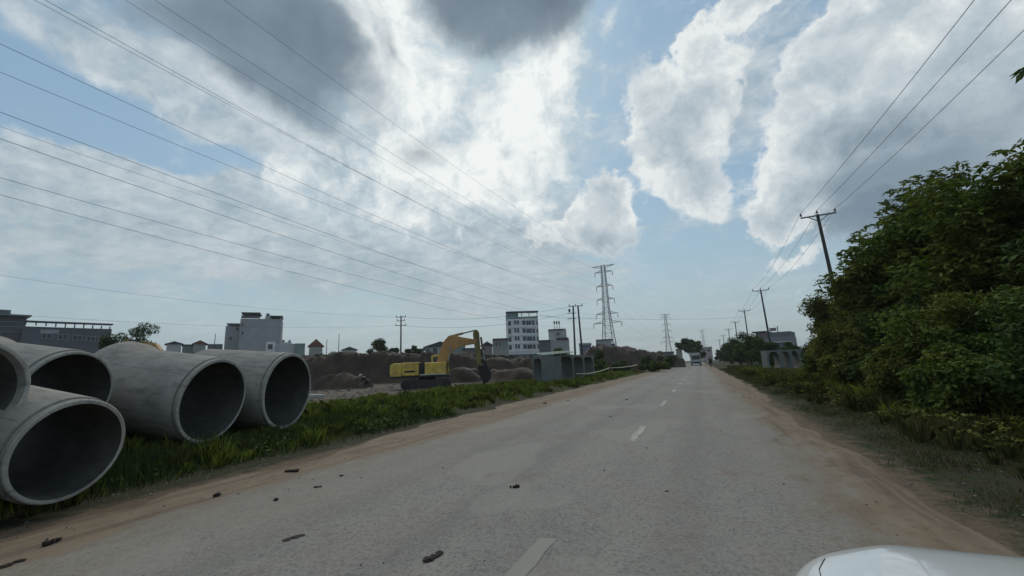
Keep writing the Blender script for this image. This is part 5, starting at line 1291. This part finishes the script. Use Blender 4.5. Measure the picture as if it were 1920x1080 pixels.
    b.box('sign_board', 1451, 1464, 614, 620, 1.5, 1.8, PK); b.box('sign_post', 1447.5, 1449, 610, 622, 1.5, 1.8, DG); b.box('sign_post', 1466, 1467.5, 611, 622, 1.5, 1.8, DG); b.box('ledge', 1420, 1490, 641, 642.5, -.5, 0, Wt)
    for px in (1425, 1436, 1452, 1463, 1474): b.win(px, px+6, 644, 651, 1)
    b.done('pale stepped building with a board on its roof behind the right hand culvert boxes')
    for px, y, dep, lab in ((636, 625, 130, 'slender mast above the low dark trees'), (613, 636, 135, 'shorter slender mast right of the red gable house'), (404, 626, 120, 'thin mast left of the lower grey block')):
        t = at(px, y, dep); o = MB().tube([(0, 0, -.2), (0, 0, t[2])], [.14, .08], 8).build('mast', POLEC); o.location = (t[0], t[1], 0); tag(o, lab, 'mast', 'slender masts on the skyline')
town()

# ------------------------------------------------------------------ our own car, white, only its bonnet corner in view
def car():
    PAINT = bpy.data.materials.new('car_paint'); PAINT.use_nodes = True; nt = NT(PAINT.node_tree); b = nt.n['Principled BSDF']
    b.inputs['Base Color'].default_value = (.62, .64, .65, 1); b.inputs['Roughness'].default_value = .35; b.inputs['Coat Weight'].default_value = 1.0; b.inputs['Coat Roughness'].default_value = .06
    tc = nt.n.new('ShaderNodeTexCoord').outputs['Object']
    nt.l.new(nt.mix(nt.rng(nt.noise(tc, 6, 7, .7), .35, .75), (.66, .68, .69), (.55, .56, .55)), b.inputs['Base Color'])
    root = empty('car', (1.04, 0, 0)); n = 40
    ys = [-2.0, -1.97, -1.85, -1.5, -.8, 0, .5, .85, 1.1, 1.35, 1.6, 1.75, 1.85, 1.93, 2.0, 2.06, 2.12, 2.17, 2.20]
    hw = [.60, .70, .80, .88, .90, .90, .90, .90, .90, .90, .90, .89, .875, .85, .81, .76, .69, .59, .45]
    tp = [.80, .90, .98, 1.0, 1.0, 1.0, 1.0, .99, .97, .958, .945, .935, .925, .911, .885, .86, .80, .73, .68]
    bt = [.40, .32, .26, .22, .22, .22, .22, .22, .22, .22, .22, .22, .22, .23, .25, .28, .32, .37, .43]
    P = []
    for y, w, t, bo in zip(ys, hw, tp, bt):
        for k in range(n):
            a = 2*math.pi*k/n; c, s_ = math.cos(a), math.sin(a); e = 5.2
            x = w*math.copysign(abs(c)**(2/e), c); z = (t+bo)/2+(t-bo)/2*math.copysign(abs(s_)**(2/3.6), s_)
            if s_ > 0.5 and y > .8: z += .020*math.exp(-((abs(x)-.50)/.045)**2) + .012*(1-(x/w)**2)
            P.append((x, y, z))
    m_ = len(ys); F = [(i*n+k, i*n+(k+1) % n, (i+1)*n+(k+1) % n, (i+1)*n+k) for i in range(m_-1) for k in range(n)] + [tuple(range(n)), tuple((m_-1)*n+k for k in range(n))]
    body = MB().add(P, F).build('body', PAINT, root, smooth=True)
    sb = body.modifiers.new('sub', 'SUBSURF'); sb.levels = 1; sb.render_levels = 2
    bpy.context.view_layer.update(); be = body.evaluated_get(bpy.context.evaluated_depsgraph_get())
    for nm, line in (('bonnet_gap', [(-.74, 1.0), (-.77, 1.3), (-.785, 1.6), (-.765, 1.76), (-.72, 1.87)]), ('bonnet_gap', [(.74, 1.0), (.77, 1.3), (.785, 1.6), (.765, 1.76), (.72, 1.87)])):
        q = []
        for (xa, ya), (xb, yb) in zip(line[:-1], line[1:]):
            for t in np.linspace(0, 1, 5)[:-1]:
                ok, p, nn, _ = be.ray_cast(Vector((xa+(xb-xa)*t, ya+(yb-ya)*t, 2)), Vector((0, 0, -1)))
                if ok: q.append(p+Vector((0, 0, .001)))
        MB().tube(q, .0017, 5).build(nm, BLK, body)
    # cabin: x-z outline turned to run along y
    Pc = []
    for (yy, z, w) in ((-1.75, .96, .78), (-1.2, 1.43, .62), (.0, 1.46, .62), (.88, .97, .76)): Pc += [(-w, yy, z), (w, yy, z)]
    Pc += [(-.78, -1.75, .8), (.78, -1.75, .8), (-.76, .88, .8), (.76, .88, .8)]
    cb = MB().add(Pc, [(0, 1, 3, 2), (2, 3, 5, 4), (4, 5, 7, 6), (8, 9, 1, 0), (6, 7, 11, 10), (0, 2, 4, 6, 10, 8), (1, 9, 11, 7, 5, 3), (8, 10, 11, 9)]).build('cabin', PAINT, root, bevel=.04)
    MB().add([(-.56, .10, 1.425), (.56, .10, 1.425), (.69, .86, 1.0), (-.69, .86, 1.0)], [(0, 1, 2, 3)]).build('windscreen', GLS, root).location = (0, .03, .02)
    for s in (-1, 1):
        MB().box((s*.72, -.3, 1.18), (.03, 1.5, .3), ry=R_(s*-17)).build('side_window', GLS, root)
        hl = MB().add([(s*.52, 2.11, .72), (s*.80, 1.86, .78), (s*.845, 1.60, .83), (s*.83, 1.75, .70), (s*.62, 2.09, .66)], [(0, 1, 2, 3, 4)]).build('headlight', CHR, root); hl.location = (s*.012, .012, 0)
        mr = MB().box((s*.97, .58, 1.0), (.18, .10, .13)).build('mirror', PAINT, root, bevel=.03)
        for y in (1.35, -1.25):
            w = MB().lathe([(-.09, .2), (-.09, .31), (.09, .31), (.09, .2)], Matrix.Translation((s*.80, y, .31)), 28, closed=True).build('wheel', RUB, root, smooth=40)
            MB().tube([(s*.80-.07, y, .31), (s*.80+.085, y, .31)], .2, 20).build('rim', METAL, w)
    MB().box((0, 2.2, .56), (.7, .05, .14)).build('grille', BLK, root, bevel=.02)
    root.rotation_euler = (0, 0, R_(0))
    tag(root, 'white car whose bonnet corner shows at the lower right', 'car')
car()

# ------------------------------------------------------------------ haze
def haze():
    m = bpy.data.materials.new('haze'); m.use_nodes = True; nt = NT(m.node_tree); nt.n.clear()
    out = nt.n.new('ShaderNodeOutputMaterial'); v = nt.n.new('ShaderNodeVolumePrincipled')
    v.inputs['Color'].default_value = (0.88, 0.89, 0.88, 1); v.inputs['Density'].default_value = 0.0003; v.inputs['Anisotropy'].default_value = 0.2
    nt.l.new(v.outputs[0], out.inputs['Volume'])
    o = MB().box((0, 0, 30.4), (3060, 3060, 63.2)).build('haze', m); tag(o, kind='stuff')
haze()
